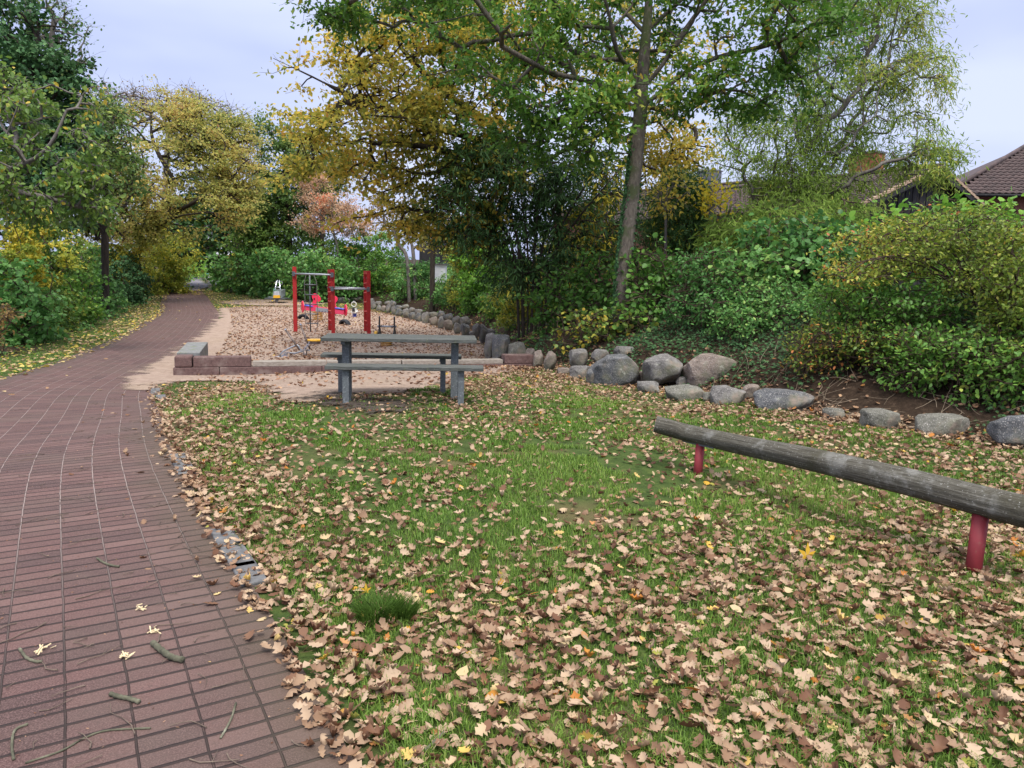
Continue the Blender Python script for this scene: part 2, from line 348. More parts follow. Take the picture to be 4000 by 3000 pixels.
def woody(name, label, cat, base, trunk, blobs, lmat, wmat, leaf='oval', size=.08, cover=2.5, ncl=120, seed=1, group=None, cr=.35,
          r0=.12, rtip=.006, seg=.5, bias=.25, shell=.5, droop=0., gap=.0, gfreq=1.6, sides=7, layer=.55, stems=None, wob=.12, jit=.55,
          names=('trunk', 'crown'), twigs=0, sizevar=.25, pipe=.42, kinds=None, sag=0., bare=0, curly=0., limb=None, shoot=.12):
    rng = np.random.default_rng(seed)
    B = []; vol = []; area = 0
    for b in blobs:
        px, py, d, rx, ry = b[:5]; c = P(px, py, d); sx = rx*d*DK/FPX; sz = ry*d*DK/FPX; sy = b[5] if len(b) > 5 else sx
        B.append((c, np.array([sx, sy, sz]))); vol.append((sx*sy*sz)**.67); area += math.pi*sx*sz
    vol = np.array(vol)/sum(vol); att = np.zeros((0, 3)); tries = 0
    while len(att) < ncl and tries < 8:
        tries += 1; m = ncl*3; i = rng.choice(len(B), size=m, p=vol); u = rng.normal(size=(m, 3)); u /= np.linalg.norm(u, axis=1, keepdims=True)
        r = np.where(rng.uniform(size=m) > shell, rng.uniform(size=m)**(1/3), rng.uniform(.72, 1.0, m))
        p = np.array([b[0] for b in B])[i]+u*np.array([b[1] for b in B])[i]*r[:, None]
        cc_ = np.array([b[0] for b in B])[i]; p = cc_+(p-cc_)*np.where(rng.uniform(size=m) < shoot, rng.uniform(1.08, 1.42, m), 1)[:, None]
        k = p[:, 2] > h(p[:, 0], p[:, 1])+.08
        if gap: k &= vn3(p, gfreq, seed) > -1+gap*1.5
        att = np.vstack([att, p[k]])
    att = att[:ncl]
    base = np.array(base, float)
    if trunk: start = [np.array(t) for t in trunk]
    else:
        start = []
        cc = sum(c*v for (c, s), v in zip(B, vol)); sp = max(s[0] for c, s in B)*.35
        for k in range(stems or 5):
            a = rng.uniform(0, 6.28); o = np.array([math.cos(a), math.sin(a)])*rng.uniform(0, sp); b0 = base+np.array([o[0]*.4, o[1]*.4, 0]); b0[2] = h(b0[0], b0[1])-.05
            t = b0+(cc-b0)*np.array([.25, .25, .5])+np.array([o[0], o[1], 0]); start.append(np.array([b0, (b0*2+t)/3+rng.normal(size=3)*.03, (b0+2*t)/3, t]))
    nd, par, chains, tips = skeleton(start, att, rng, seg, bias, wob, sag)
    n = len(nd); load = np.zeros(n)
    for t in tips: load[t] += 1
    for i in range(n-1, -1, -1):
        if par[i] >= 0: load[par[i]] += load[i]
    tot = max(load.max(), 1); rad = rtip+(r0-rtip)*np.clip(load/tot, 0, 1)**pipe*(1 if trunk else .9)
    rad = np.minimum(rad, r0)
    if limb:
        k0 = len(start[0]); rad[k0:] = np.minimum(rad[k0:], limb)
    if trunk:                                   # main trunk keeps an explicit taper
        for ids, t in zip(chains, start):
            pass
    ch = []; rr = []
    for ids in chains:
        p = nd[ids]; r = rad[ids].copy(); r[0] = min(r[0], r[1]*1.25) if len(ids) > 1 and par[ids[0]] >= 0 else r[0]
        ch.append(p); rr.append(r)
    root = empty(name, base, label, cat, group)
    # flare at the foot
    tv, tf = tube_np(ch, rr, sides)
    # small twigs + leaf positions
    lp = []; ld = []
    leafarea = size*size*.38*(1.6 if leaf == 'round' else .45 if leaf == 'lance' else 1)
    nl = int(cover*area/leafarea/max(len(tips), 1))+1
    tw = []; twr = []
    for t in tips:
        if rng.uniform() < bare: nb = 0
        else: nb = int(nl*rng.uniform(.5, 1.5))
        c = nd[t]; v = c-nd[par[t]]; v /= np.linalg.norm(v)+1e-9
        K = max(3, twigs or 3); dirs = v[None]*.8+rng.normal(size=(K, 3))*np.array([1, 1, layer]); dirs[:, 2] -= droop; dirs /= np.linalg.norm(dirs, axis=1, keepdims=True)
        ln = cr*rng.uniform(.5, 1.9, K)
        if curly:
            for d_, l_ in zip(dirs, ln):
                s = np.linspace(0, 1, 8); ph = rng.uniform(0, 6.28); q = c+d_[None]*s[:, None]*l_; q[:, 0] += np.sin(s*11+ph)*curly; q[:, 1] += np.cos(s*9+ph)*curly; q[:, 2] += np.sin(s*13+ph)*curly*.6-droop*.5*s*s*l_
                tw.append(q); twr.append(np.linspace(rtip, rtip*.4, 8))
        elif twigs:
            for d_, l_ in zip(dirs, ln):
                m_ = c+d_*l_*.5+rng.normal(size=3)*l_*.08; tw.append(np.array([c, m_, c+d_*l_-np.array([0, 0, droop*l_*.3])])); twr.append(np.array([rtip*.8, rtip*.6, rtip*.3]))
        if nb:
            k = rng.integers(0, K, nb); s = rng.uniform(-.15, 1.05, nb)
            p = c+dirs[k]*(ln[k]*s)[:, None]+rng.normal(size=(nb, 3))*cr*np.array([.36, .36, .36*layer])
            p[:, 2] -= droop*.3*np.maximum(s, 0)**2*ln[k]
            lp.append(p); ld.append(dirs[k]+rng.normal(size=(nb, 3))*.6)
    if tw:
        v2, f2 = tube_np(tw, twr, 3 if not curly else 4)
    o = link(names[0], mesh_np(names[0], tv, tf, smooth=True), wmat, root)
    if tw:
        o.data.name = names[0]; me = o.data
        v2, f2 = tube_np(tw, twr, 4); V = np.vstack([tv, v2]); Fq = np.vstack([tf, f2+len(tv)]); mat = list(me.materials)
        me2 = mesh_np(names[0], V, Fq, smooth=True); o.data = me2; me2.materials.append(wmat if not isinstance(wmat, (list, tuple)) else wmat[0])
    if lp:
        lp = np.vstack(lp); ld = np.vstack(ld); m = lp[:, 2] > h(lp[:, 0], lp[:, 1])+.02; lp = lp[m]; ld = ld[m]; nn = len(lp)
        ld /= np.linalg.norm(ld, axis=1, keepdims=True); ld[:, 2] -= droop*.8+.15
        up = np.tile([0, 0, 1.0], (nn, 1)) if droop < .6 else rng.normal(size=(nn, 3))*np.array([1, 1, .3])
        sz = size*rng.uniform(1-sizevar, 1+sizevar, nn)
        tone = np.clip(.5+.3*vn3(lp, 1.3, seed+5)+rng.normal(size=nn)*.2, 0, 1)
        tpl = TPL[leaf]
        o2 = link(names[1], leaf_mesh(names[1], tpl, lp, rots(ld, up, rng, jit), sz, tone), lmat, root)
    return root
def gpy(px, d, lo=1000, hi=2600):
    for _ in range(14):
        m = (lo+hi)/2; q = P(px, m, d)
        if q[2] > h(q[0], q[1]): lo = m
        else: hi = m
    return lo
def settle(blobs, off=None):
    """move a shrub back until it stands behind the boulders (or inside the left hedge), and let it reach the ground"""
    blobs = [tuple(b) for b in blobs]
    for _ in range(60):
        c = sum(P(*b[:3]) for b in blobs)/len(blobs); bad = False
        for b in blobs:
            q = P(*b[:3])
            if b[0] < 760 and b[2] < 48: bad |= float(sdist(HEDGE, q[:1], q[1:2])[0][0]) < .55*b[0+5]
            elif b[0] > 1400: bad |= float(toe_d(q[:1], q[1:2])[0]) < (off if off is not None else .55 if b[0] < 2250 else 1.25)+.5*b[5]
        if not bad: break
        blobs = [(b[0], b[1], b[2]*1.025, b[3], b[4], b[5]*1.02) for b in blobs]
    out = list(blobs)
    for b in blobs:
        g = gpy(b[0], b[2]); gap = g-(b[1]+b[4])
        if gap > 12: out.append((b[0], (b[1]+b[4]*.5+g)/2, b[2], b[3]*.85, (g-b[1]-b[4]*.5)/2+6, b[5]*.8))
    return out
def shrub(name, label, blobs, lmat, wmat, cat='bush', base=None, **kw):
    kw.setdefault('names', ('stems', 'foliage')); kw.setdefault('r0', .03); kw.setdefault('rtip', .004); kw.setdefault('sides', 5); kw.setdefault('ncl', 90); kw.setdefault('seg', .35); kw.setdefault('bias', .15)
    kw.setdefault('cover', 3.0)
    if base is None:
        c = sum(P(*b[:3]) for b in blobs)/len(blobs); base = (c[0], c[1], float(h(c[0], c[1])))
    return woody(name, label, cat, base, None, blobs, lmat, wmat, **kw)

BARK = noisy('bark_dark', [(.3, (.018, .014, .011)), (.7, (.06, .048, .036))], 5, .95, .6, .03, stretch=(3, 3, .6))
BARK_OAK = noisy('bark_oak', [(.3, (.055, .045, .038)), (.5, (.12, .10, .08)), (.72, (.19, .165, .13))], 7, .95, .9, .04, stretch=(3, 3, .8),
                 extra=[(2.2, .5, .66, (.07, .085, .035)), (14, .6, .7, (.22, .22, .18))])
BARK_GREY = noisy('bark_grey', [(.3, (.08, .07, .06)), (.7, (.2, .18, .16))], 6, .9, .5, .02, stretch=(3, 3, .7))
STEM = noisy('stem_brown', [(.3, (.035, .022, .016)), (.7, (.09, .06, .04))], 9, .9, 0)
STEMG = noisy('stem_green', [(.3, (.05, .06, .02)), (.7, (.12, .12, .05))], 9, .9, 0)

L_OAK = leafmat('leaf_oak_green', [(0, (.04, .10, .02)), (.4, (.075, .165, .03)), (.75, (.15, .25, .045)), (.92, (.36, .38, .07)), (1, (.42, .28, .07))], trans=.45)
L_YEL = leafmat('leaf_oak_yellow', [(0, (.10, .14, .035)), (.25, (.20, .22, .05)), (.5, (.38, .33, .07)), (.75, (.56, .42, .09)), (.93, (.58, .36, .07)), (1, (.34, .18, .04))], trans=.55)
L_DARK = leafmat('leaf_dark', [(0, (0.016, 0.041, 0.014)), (.5, (0.030, 0.068, 0.022)), (.9, (0.061, 0.108, 0.034)), (.97, (0.405, 0.297, 0.041)), (1, (0.472, 0.324, 0.041))], trans=.2, rough=.5, spec=.3)
L_IVY = leafmat('leaf_ivy', [(0, (0.024, 0.060, 0.027)), (.6, (0.045, 0.105, 0.045)), (1, (0.090, 0.165, 0.075))], trans=.15, rough=.6, spec=.18)
L_MID = leafmat('leaf_mid_green', [(0, (.045, .11, .025)), (.5, (.09, .20, .04)), (.85, (.17, .30, .06)), (1, (.34, .36, .08))])
L_COOL = leafmat('leaf_cool_green', [(0, (.045, .12, .035)), (.5, (.09, .21, .06)), (.85, (.16, .31, .10)), (1, (.30, .40, .12))])
L_FRESH = leafmat('leaf_fresh_green', [(0, (.07, .16, .025)), (.5, (.14, .29, .045)), (.85, (.23, .39, .07)), (1, (.40, .46, .09))], trans=.45)
L_YG = leafmat('leaf_yellow_green', [(0, (0.112, 0.163, 0.031)), (.4, (0.237, 0.275, 0.050)), (.75, (0.425, 0.388, 0.062)), (1, (0.562, 0.413, 0.062))], trans=.45)
L_WAL = leafmat('leaf_walnut', [(0, (.05, .105, .025)), (.5, (.105, .18, .04)), (.8, (.18, .25, .06)), (.93, (.38, .33, .06)), (1, (.48, .35, .06))], trans=.4)
L_AUT = leafmat('leaf_hornbeam', [(0, (.14, .18, .06)), (.3, (.27, .28, .085)), (.6, (.42, .37, .12)), (.88, (.46, .33, .12)), (1, (.28, .16, .08))], trans=.55)
L_BRN = leafmat('leaf_brown', [(0, (.16, .12, .05)), (.5, (.24, .15, .06)), (1, (.18, .085, .035))], trans=.4)
L_PINK = leafmat('leaf_dry_pink', [(0, (.34, .20, .15)), (.5, (.50, .32, .25)), (.85, (.60, .42, .33)), (1, (.6, .16, .09))], trans=.4)
L_SPI = leafmat('leaf_spirea', [(0, (.07, .11, .02)), (.35, (.14, .20, .035)), (.65, (.27, .30, .055)), (.86, (.42, .36, .07)), (.95, (.5, .28, .08)), (1, (.42, .13, .05))], trans=.4)
L_WIL = leafmat('leaf_willow', [(0, (.10, .16, .035)), (.5, (.19, .27, .06)), (.85, (.29, .36, .09)), (1, (.42, .38, .09))], trans=.5, rough=.6, spec=.12)
L_YELB = leafmat('leaf_bright_yellow', [(0, (.35, .33, .03)), (.6, (.6, .48, .05)), (1, (.62, .38, .04))], trans=.5)
L_FAR = leafmat('leaf_far', [(0, (.045, .09, .03)), (.6, (.10, .17, .05)), (1, (.2, .24, .07))])
# ---------------------------------------------------------------- ground, path, sand, lawn, litter
def grid_mesh(name, xs, ys, zf, mat, kind, uvscale=None):
    X, Y = np.meshgrid(xs, ys); Z = zf(X.ravel(), Y.ravel()); v = np.stack([X.ravel(), Y.ravel(), Z], 1); nx = len(xs)
    i = np.arange(len(ys)-1)[:, None]*nx+np.arange(nx-1)[None]; f = np.stack([i, i+1, i+nx+1, i+nx], -1).reshape(-1, 4)
    tdd = toe_d(X.ravel(), Y.ravel()); hd = sdist(HEDGE, X.ravel(), Y.ravel())[0]
    me = mesh_np(name, v, f, {'soil': np.maximum(sstep(-.25, .1, tdd+.25*vnoise(X.ravel(), Y.ravel(), 2.5, 1)), sstep(-.3, .5, hd+.3*vnoise(X.ravel(), Y.ravel(), 2, 2)))}, smooth=True)
    o = link(name, me, mat); return tag(o, None, None, None, kind)
def hf(x, y): return np.concatenate([h(x[i:i+20000], y[i:i+20000]) for i in range(0, len(x), 20000)])
m, N, L, B = newmat('ground_grass_soil'); tcn = N.new('ShaderNodeTexCoord'); vec = tcn.outputs['Object']
g = ramp(N, [(.25, (.03, .045, .015)), (.5, (.06, .095, .025)), (.75, (.12, .15, .04))]); L.new(noise(N, L, vec, 9, 8, .7), g.inputs[0])
g2 = mixc(N, L, maprange(N, L, noise(N, L, vec, .6, 4, .6), .45, .65), g.outputs[0], (.13, .11, .05))
s = ramp(N, [(.3, (.02, .013, .009)), (.55, (.05, .033, .022)), (.75, (.11, .075, .05))]); L.new(noise(N, L, vec, 14, 8, .7), s.inputs[0])
at = N.new('ShaderNodeAttribute'); at.attribute_name = 'soil'
L.new(mixc(N, L, at.outputs['Fac'], g2, s.outputs[0]), B.inputs['Base Color']); B.inputs['Roughness'].default_value = .95; B.inputs['Specular IOR Level'].default_value = .1
bump(N, L, noise(N, L, vec, 45, 6, .7), .8, .03, B); M_GROUND = m
xs = np.concatenate([np.linspace(-300, -42, 30), np.arange(-40, -14, .8), np.arange(-14, 14, .22), np.arange(14.2, 40, .9), np.linspace(45, 300, 26)])
ys = np.concatenate([np.linspace(-60, -4, 15), np.arange(-3, 30, .22), np.arange(30.2, 70, .5), np.arange(71, 175, 2.), np.linspace(180, 420, 20)])
grid_mesh('ground', xs, ys, hf, M_GROUND, 'structure')

# brick path: strip between the right edge and a parallel left edge, UV in metres
m, N, L, B = newmat('path_bricks'); uv = N.new('ShaderNodeUVMap'); uv.uv_map = 'UVMap'; tcn = N.new('ShaderNodeTexCoord')
nzv = N.new('ShaderNodeTexNoise'); nzv.inputs['Scale'].default_value = 6; nzv.inputs['Detail'].default_value = 4; L.new(tcn.outputs['Object'], nzv.inputs[0])
va = N.new('ShaderNodeVectorMath'); va.operation = 'MULTIPLY_ADD'; va.inputs[1].default_value = (.010, .012, 0); L.new(nzv.outputs['Color'], va.inputs[0]); L.new(uv.outputs[0], va.inputs[2])
sp = N.new('ShaderNodeSeparateXYZ'); L.new(va.outputs[0], sp.inputs[0]); u, v = sp.outputs[0], sp.outputs[1]
su = math_(N, L, 'DIVIDE', u, .205); sv = math_(N, L, 'DIVIDE', v, .098)
fu = math_(N, L, 'FRACT', su); fv = math_(N, L, 'FRACT', sv)
def edge(f, wd):
    d = math_(N, L, 'MINIMUM', f, math_(N, L, 'SUBTRACT', 1, f)); return maprange(N, L, d, wd*.35, wd, 1, 0)
ju = edge(fu, .026); jv = edge(fv, .105); jj = math_(N, L, 'MAXIMUM', ju, jv)
cb = N.new('ShaderNodeCombineXYZ'); L.new(math_(N, L, 'FLOOR', su), cb.inputs[0]); L.new(math_(N, L, 'FLOOR', sv), cb.inputs[1])
wn = N.new('ShaderNodeTexWhiteNoise'); wn.noise_dimensions = '2D'; L.new(cb.outputs[0], wn.inputs[0])
br = ramp(N, [(0, (.05, .029, .027)), (.35, (.078, .041, .037)), (.7, (.10, .051, .045)), (1, (.135, .078, .068))]); L.new(wn.outputs[0], br.inputs[0])
fine = noise(N, L, tcn.outputs['Object'], 160, 6, .75); big = noise(N, L, tcn.outputs['Object'], 1.1, 5, .6)
c = mixc(N, L, maprange(N, L, fine, .42, .66, 0, .75), br.outputs[0], (.23, .145, .13))
c = mixc(N, L, maprange(N, L, noise(N, L, tcn.outputs['Object'], 60, 5, .7), .52, .66, 0, .55), c, (.07, .045, .04))
c = mixc(N, L, maprange(N, L, big, .42, .68, 0, .55), c, (.12, .085, .07))
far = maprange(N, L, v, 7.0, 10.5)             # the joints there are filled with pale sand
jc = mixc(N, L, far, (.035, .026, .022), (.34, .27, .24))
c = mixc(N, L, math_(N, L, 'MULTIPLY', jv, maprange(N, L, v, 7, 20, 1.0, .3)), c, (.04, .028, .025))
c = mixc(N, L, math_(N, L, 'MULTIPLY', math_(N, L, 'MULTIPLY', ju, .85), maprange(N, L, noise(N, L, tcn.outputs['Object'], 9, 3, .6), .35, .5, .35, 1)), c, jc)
ug = maprange(N, L, math_(N, L, 'ADD', u, math_(N, L, 'MULTIPLY', big, 1.0)), .5, 1.0, .55, 0)
c = mixc(N, L, math_(N, L, 'MULTIPLY', ug, maprange(N, L, v, 16, 11)), c, (.085, .07, .045))
c = mixc(N, L, maprange(N, L, math_(N, L, 'ADD', u, math_(N, L, 'MULTIPLY', big, .8)), 2.5, 3.0, 0, .6), c, (.075, .062, .05))
L.new(c, B.inputs['Base Color']); B.inputs['Roughness'].default_value = .82; B.inputs['Specular IOR Level'].default_value = .25
hg = math_(N, L, 'SUBTRACT', math_(N, L, 'ADD', math_(N, L, 'MULTIPLY', fine, .22), math_(N, L, 'MULTIPLY', wn.outputs[0], .15)), math_(N, L, 'MULTIPLY', jj, 1.0))
bump(N, L, hg, .9, .012, B); M_BRICK = m
def resample(poly, step):
    d = np.r_[0, np.cumsum(np.hypot(*np.diff(poly, axis=0).T))]; t = np.arange(0, d[-1], step)
    return np.stack([np.interp(t, d, poly[:, 0]), np.interp(t, d, poly[:, 1])], 1), t
def strip(name, edge, W, mat, n=14, step=.25, dz=.012, kind='structure'):
    p, t = resample(edge, step); k = 5; pp = np.vstack([np.repeat(p[:1], k, 0), p, np.repeat(p[-1:], k, 0)])
    T = pp[2*k:]-pp[:-2*k]; T /= np.linalg.norm(T, axis=1, keepdims=True); Nn = np.stack([-T[:, 1], T[:, 0]], 1)
    W = np.broadcast_to(W, (len(p),)) if np.isscalar(W) else np.interp(t, *W)
    s = np.linspace(0, 1, n); q = p[:, None]+Nn[:, None]*(s[None, :, None]*np.asarray(W)[:, None, None]); fl = q.reshape(-1, 2)
    uvs = np.stack([(s[None]*np.asarray(W)[:, None]).ravel(), np.repeat(t, n)], 1)
    z = hf(fl[:, 0], fl[:, 1])+dz; v = np.column_stack([fl, z]); i = np.arange(len(p)-1)[:, None]*n+np.arange(n-1)[None]
    f = np.stack([i, i+n, i+n+1, i+1], -1).reshape(-1, 4)[:, ::-1]
    o = link(name, mesh_np(name, v, f, smooth=True, uv=uvs), mat); return tag(o, kind=kind)
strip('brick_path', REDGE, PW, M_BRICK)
M_ASPH = noisy('asphalt', [(.3, (.10, .095, .10)), (.7, (.2, .185, .195))], 30, .9, .3, .01)
ASPH = catmull(np.vstack([REDGE[-1:]+[[-.1, -.6]], G2([(855, 1108), (838, 1092), (826, 1080), (822, 1066), (830, 1048), (828, 1030), (824, 1016), (824, 1004)])]), 6)
strip('asphalt_path', ASPH, ([0, 20, 45, 90], [2.6, 2.3, 1.7, 1.6]), M_ASPH, n=8, step=.6, dz=.03)
rd0 = hit(805, 1060); rdx = np.array([[rd0[0]+14, rd0[1]+3.0], [rd0[0], rd0[1]-.5], [rd0[0]-14, rd0[1]-3]])
strip('side_road', catmull(rdx, 6), 3.5, M_ASPH, n=8, step=.7, dz=.045)

# sand
m, N, L, B = newmat('sand_worn'); tcn = N.new('ShaderNodeTexCoord'); vec = tcn.outputs['Object']; at = N.new('ShaderNodeAttribute'); at.attribute_name = 'edge'
r = ramp(N, [(.25, (.22, .16, .125)), (.5, (.35, .26, .205)), (.75, (.46, .36, .29))]); L.new(noise(N, L, vec, 7, 9, .72), r.inputs[0])
c = mixc(N, L, maprange(N, L, noise(N, L, vec, .7, 4, .6), .45, .7, 0, .5), r.outputs[0], (.33, .25, .18))
L.new(c, B.inputs['Base Color']); B.inputs['Roughness'].default_value = .95; B.inputs['Specular IOR Level'].default_value = .1
bump(N, L, noise(N, L, vec, 30, 8, .7), 1, .03, B)
nn = math_(N, L, 'ADD', noise(N, L, vec, 1.6, 4, .6), math_(N, L, 'MULTIPLY', noise(N, L, vec, 90, 3, .7), .55))
a = maprange(N, L, math_(N, L, 'ADD', at.outputs['Fac'], math_(N, L, 'MULTIPLY', math_(N, L, 'SUBTRACT', nn, .78), 1.5)), -.12, .12)
L.new(a, B.inputs['Alpha']); M_SAND = m
def area_sheet(name, poly, mat, step=.22, grow=.7, dz=.02, soft=1.0, kind='structure'):
    x0, y0 = poly.min(0)-grow; x1, y1 = poly.max(0)+grow; xs = np.arange(x0, x1, step); ys = np.arange(y0, y1, step); X, Y = np.meshgrid(xs, ys)
    e = pdist(poly, X.ravel(), Y.ravel()); z = hf(X.ravel(), Y.ravel())+dz; nx = len(xs)
    i = (np.arange(len(ys)-1)[:, None]*nx+np.arange(nx-1)[None]).ravel(); f = np.stack([i, i+1, i+nx+1, i+nx], -1); keep = e[i] > -grow; f = f[keep]
    us = np.unique(f); mp = np.zeros(len(e), int); mp[us] = np.arange(len(us))
    me = mesh_np(name, np.column_stack([X.ravel(), Y.ravel(), z])[us], mp[f], {'edge': e[us]*soft}, smooth=True); return tag(link(name, me, mat), kind=kind)
area_sheet('sand', SAND, M_SAND)
area_sheet('sand_patch', OVAL, M_SAND)
WORN = catmull(G2([(1100, 1560), (1250, 1530), (1500, 1545), (1700, 1570), (1760, 1620), (1500, 1640), (1300, 1625), (1150, 1600)]), 3)
M_DIRT = noisy('trodden_soil', [(.3, (.035, .026, .02)), (.7, (.11, .085, .065))], 12, .95, .8, .03)
_m = M_DIRT.node_tree; _N, _L = _m.nodes, _m.links; _a = _N.new('ShaderNodeAttribute'); _a.attribute_name = 'edge'; _t = _N.new('ShaderNodeTexCoord')
_L.new(maprange(_N, _L, math_(_N, _L, 'ADD', _a.outputs['Fac'], math_(_N, _L, 'MULTIPLY', math_(_N, _L, 'SUBTRACT', noise(_N, _L, _t.outputs['Object'], 4, 8, .75), .6), 3.4)), -.15, .3), _N['Principled BSDF'].inputs['Alpha'])
area_sheet('trodden_soil', WORN, M_DIRT, dz=.026, grow=.5)

rng = np.random.default_rng(4)
def fan(n, y0, y1, pw, seed, half=.80, off=1.2):
    """n random ground points with density ~ distance^-pw in front of the camera"""
    r = np.random.default_rng(seed); u = r.uniform(size=n); k = 2-pw        # area element y dy
    y = (y0**k+(y1**k-y0**k)*u)**(1/k) if abs(k) > 1e-6 else y0*(y1/y0)**u
    x = r.uniform(-1, 1, n)*(y*half+off); return x, y
def dchunk(fn, x, y): return np.concatenate([fn(x[i:i+50000], y[i:i+50000]) for i in range(0, len(x), 50000)]) if len(x) else np.zeros(0)
def lawn_mask(x, y):
    pd = dchunk(path_d, x, y); td = dchunk(toe_d, x, y); hd = dchunk(lambda a, b: sdist(HEDGE, a, b)[0], x, y)
    ns = vnoise(x, y, 3.0, 3)*.12; sa = pdist(SAND, x, y)+vnoise(x, y, 2.2, 8)*.25; ov = pdist(OVAL, x, y)+ns; wo = pdist(WORN, x, y)+vnoise(x, y, 4, 9)*.3
    right = (pd < -.08+ns*.6); left = (pd > PW+ns*2) & (hd < .5)
    m = (right | left) & (td < .15+ns) & (sa < -.05) & (ov < 0) & ((wo < 0) | (rng.uniform(size=len(x)) < .3)) & (y < 64)
    return m, pd, td, sa
# grass blades
M_GRASS = leafmat('grass_blades', [(0, (.07, .14, .02)), (.4, (.14, .25, .04)), (.75, (.23, .34, .06)), (.93, (.3, .32, .09)), (1, (.38, .32, .16))], trans=.35, rough=.5, spec=.2)
def grass(name, n, y0, y1, pw, seed, hgt, wd):
    r = np.random.default_rng(seed); x, y = fan(n, y0, y1, pw, seed); m, pd, td, sa = lawn_mask(x, y)
    dn = vnoise(x, y, 2.4, 21)*.5+vnoise(x, y, 9, 22)*.45+.55
    m &= r.uniform(size=n) < np.clip(dn, .3, 1); x, y = x[m], y[m]; dn = dn[m]; n = len(x)
    z = hf(x, y); a = r.uniform(0, 6.283, n); d = np.stack([np.cos(a), np.sin(a), np.zeros(n)], 1); lean = r.uniform(.1, .9, n)
    H = hgt*(.5+r.uniform(size=n)*.8)*(.7+.6*np.clip(dn, 0, 1)); W = wd*np.maximum(1, y/4.)*r.uniform(.7, 1.3, n)
    p = np.stack([x, y, z-.004], 1); s = np.stack([-d[:, 1], d[:, 0], d[:, 2]], 1)*W[:, None]/2; up = np.zeros((n, 3)); up[:, 2] = 1
    mid = p+up*(H*.6)[:, None]+d*(H*lean*.3)[:, None]; tip = p+up*(H*(1-.35*lean))[:, None]+d*(H*lean)[:, None]
    V = np.stack([p-s, p+s, mid+s*.8, mid-s*.8, tip], 1).reshape(-1, 3); i = np.arange(n)*5
    F4 = np.stack([i, i+1, i+2, i+3], 1); F3 = np.stack([i+3, i+2, i+4, i+4], 1)
    t = np.clip(.42+.25*vnoise(x, y, .9, 5)+r.normal(size=n)*.2, 0, 1)
    me = mesh_np(name, V, F4, {'tone': np.repeat(t, 5)})
    # tips as triangles in the same mesh
    me2 = bpy.data.meshes.new(name); me2.vertices.add(n*5); me2.vertices.foreach_set('co', V.astype(np.float32).ravel())
    loops = np.concatenate([F4, F3[:, :3]], 1).ravel(); me2.loops.add(len(loops)); me2.loops.foreach_set('vertex_index', loops.astype(np.int32))
    st = (np.arange(n)*7)[:, None]+np.array([0, 4])[None]; me2.polygons.add(2*n); me2.polygons.foreach_set('loop_start', st.ravel().astype(np.int32)); me2.update(calc_edges=True)
    q = me2.attributes.new('tone', 'FLOAT', 'POINT'); q.data.foreach_set('value', np.repeat(t, 5).astype(np.float32)); bpy.data.meshes.remove(me)
    return tag(link(name, me2, M_GRASS), kind='stuff')
grass('lawn_grass', 600000, 1.5, 14, 1.25, 31, .042, .0042)
grass('lawn_grass', 150000, 12, 64, 1.4, 32, .045, .006)
def tuft(px, py, n, rad, hh, seed):
    r = np.random.default_rng(seed); q = hit(px, py, h); a = r.uniform(0, 6.28, n); rr = rad*np.sqrt(r.uniform(size=n)); c = np.stack([q[0]+np.cos(a)*rr, q[1]+np.sin(a)*rr], 1)
    ch = []; rd = []
    for k in range(n):
        b = np.array([*c[k], h(*c[k])]); b2 = np.asarray([float(t) for t in b]); d = np.array([math.cos(a[k]+r.normal()*.5), math.sin(a[k]+r.normal()*.5), 0]); H = hh*r.uniform(.6, 1.2)
        ch.append(np.array([b2, b2+d*H*.15+[0, 0, H*.6], b2+d*H*.5+[0, 0, H*.9]])); rd.append([.003, .002, .0005])
    v, f = tube_np(ch, rd, 3); o = link('grass_tuft', mesh_np('grass_tuft', v, f, {'tone': np.full(len(v), .05)}), M_GRASS); return o
tag(tuft(1480, 2420, 420, .10, .10, 1), 'larger dark green grass tuft among the fallen oak leaves', 'grass tuft')
tag(tuft(1575, 2415, 220, .055, .08, 2), 'smaller grass tuft close beside the larger dark tuft', 'grass tuft')

# fallen leaves
M_LIT = leafmat('fallen_oak_leaf', [(0, (.07, .032, .018)), (.18, (.16, .075, .04)), (.42, (.27, .165, .10)), (.68, (.38, .26, .165)), (.87, (.48, .35, .235)), (.97, (.54, .41, .21)), (.99, (.64, .40, .04)), (1, (.42, .16, .03))], trans=.15, rough=.6, spec=.25)
M_LITM = leafmat('fallen_mixed_leaf', [(0, (.05, .025, .015)), (.25, (.13, .06, .03)), (.45, (.28, .15, .08)), (.65, (.42, .28, .17)), (.85, (.52, .38, .24)), (.95, (.42, .17, .04)), (1, (.3, .3, .06))], trans=.12, rough=.6, spec=.2)
M_LITN = leafmat('fallen_bank_leaf', [(0, (.06, .028, .016)), (.3, (.16, .08, .045)), (.6, (.32, .19, .11)), (.85, (.45, .30, .19)), (.96, (.5, .22, .06)), (1, (.5, .38, .08))], trans=.12, rough=.6, spec=.2)
M_LITB = leafmat('fallen_brown_leaf', [(0, (.07, .03, .018)), (.3, (.16, .075, .04)), (.6, (.27, .145, .085)), (.85, (.40, .24, .15)), (.96, (.5, .33, .2)), (1, (.5, .34, .06))], trans=.12, rough=.6, spec=.2)
M_LITY = leafmat('fallen_yellow_leaf', [(0, (.18, .09, .04)), (.3, (.36, .22, .12)), (.5, (.5, .36, .2)), (.75, (.6, .5, .14)), (1, (.68, .46, .04))], trans=.2, rough=.55, spec=.25)
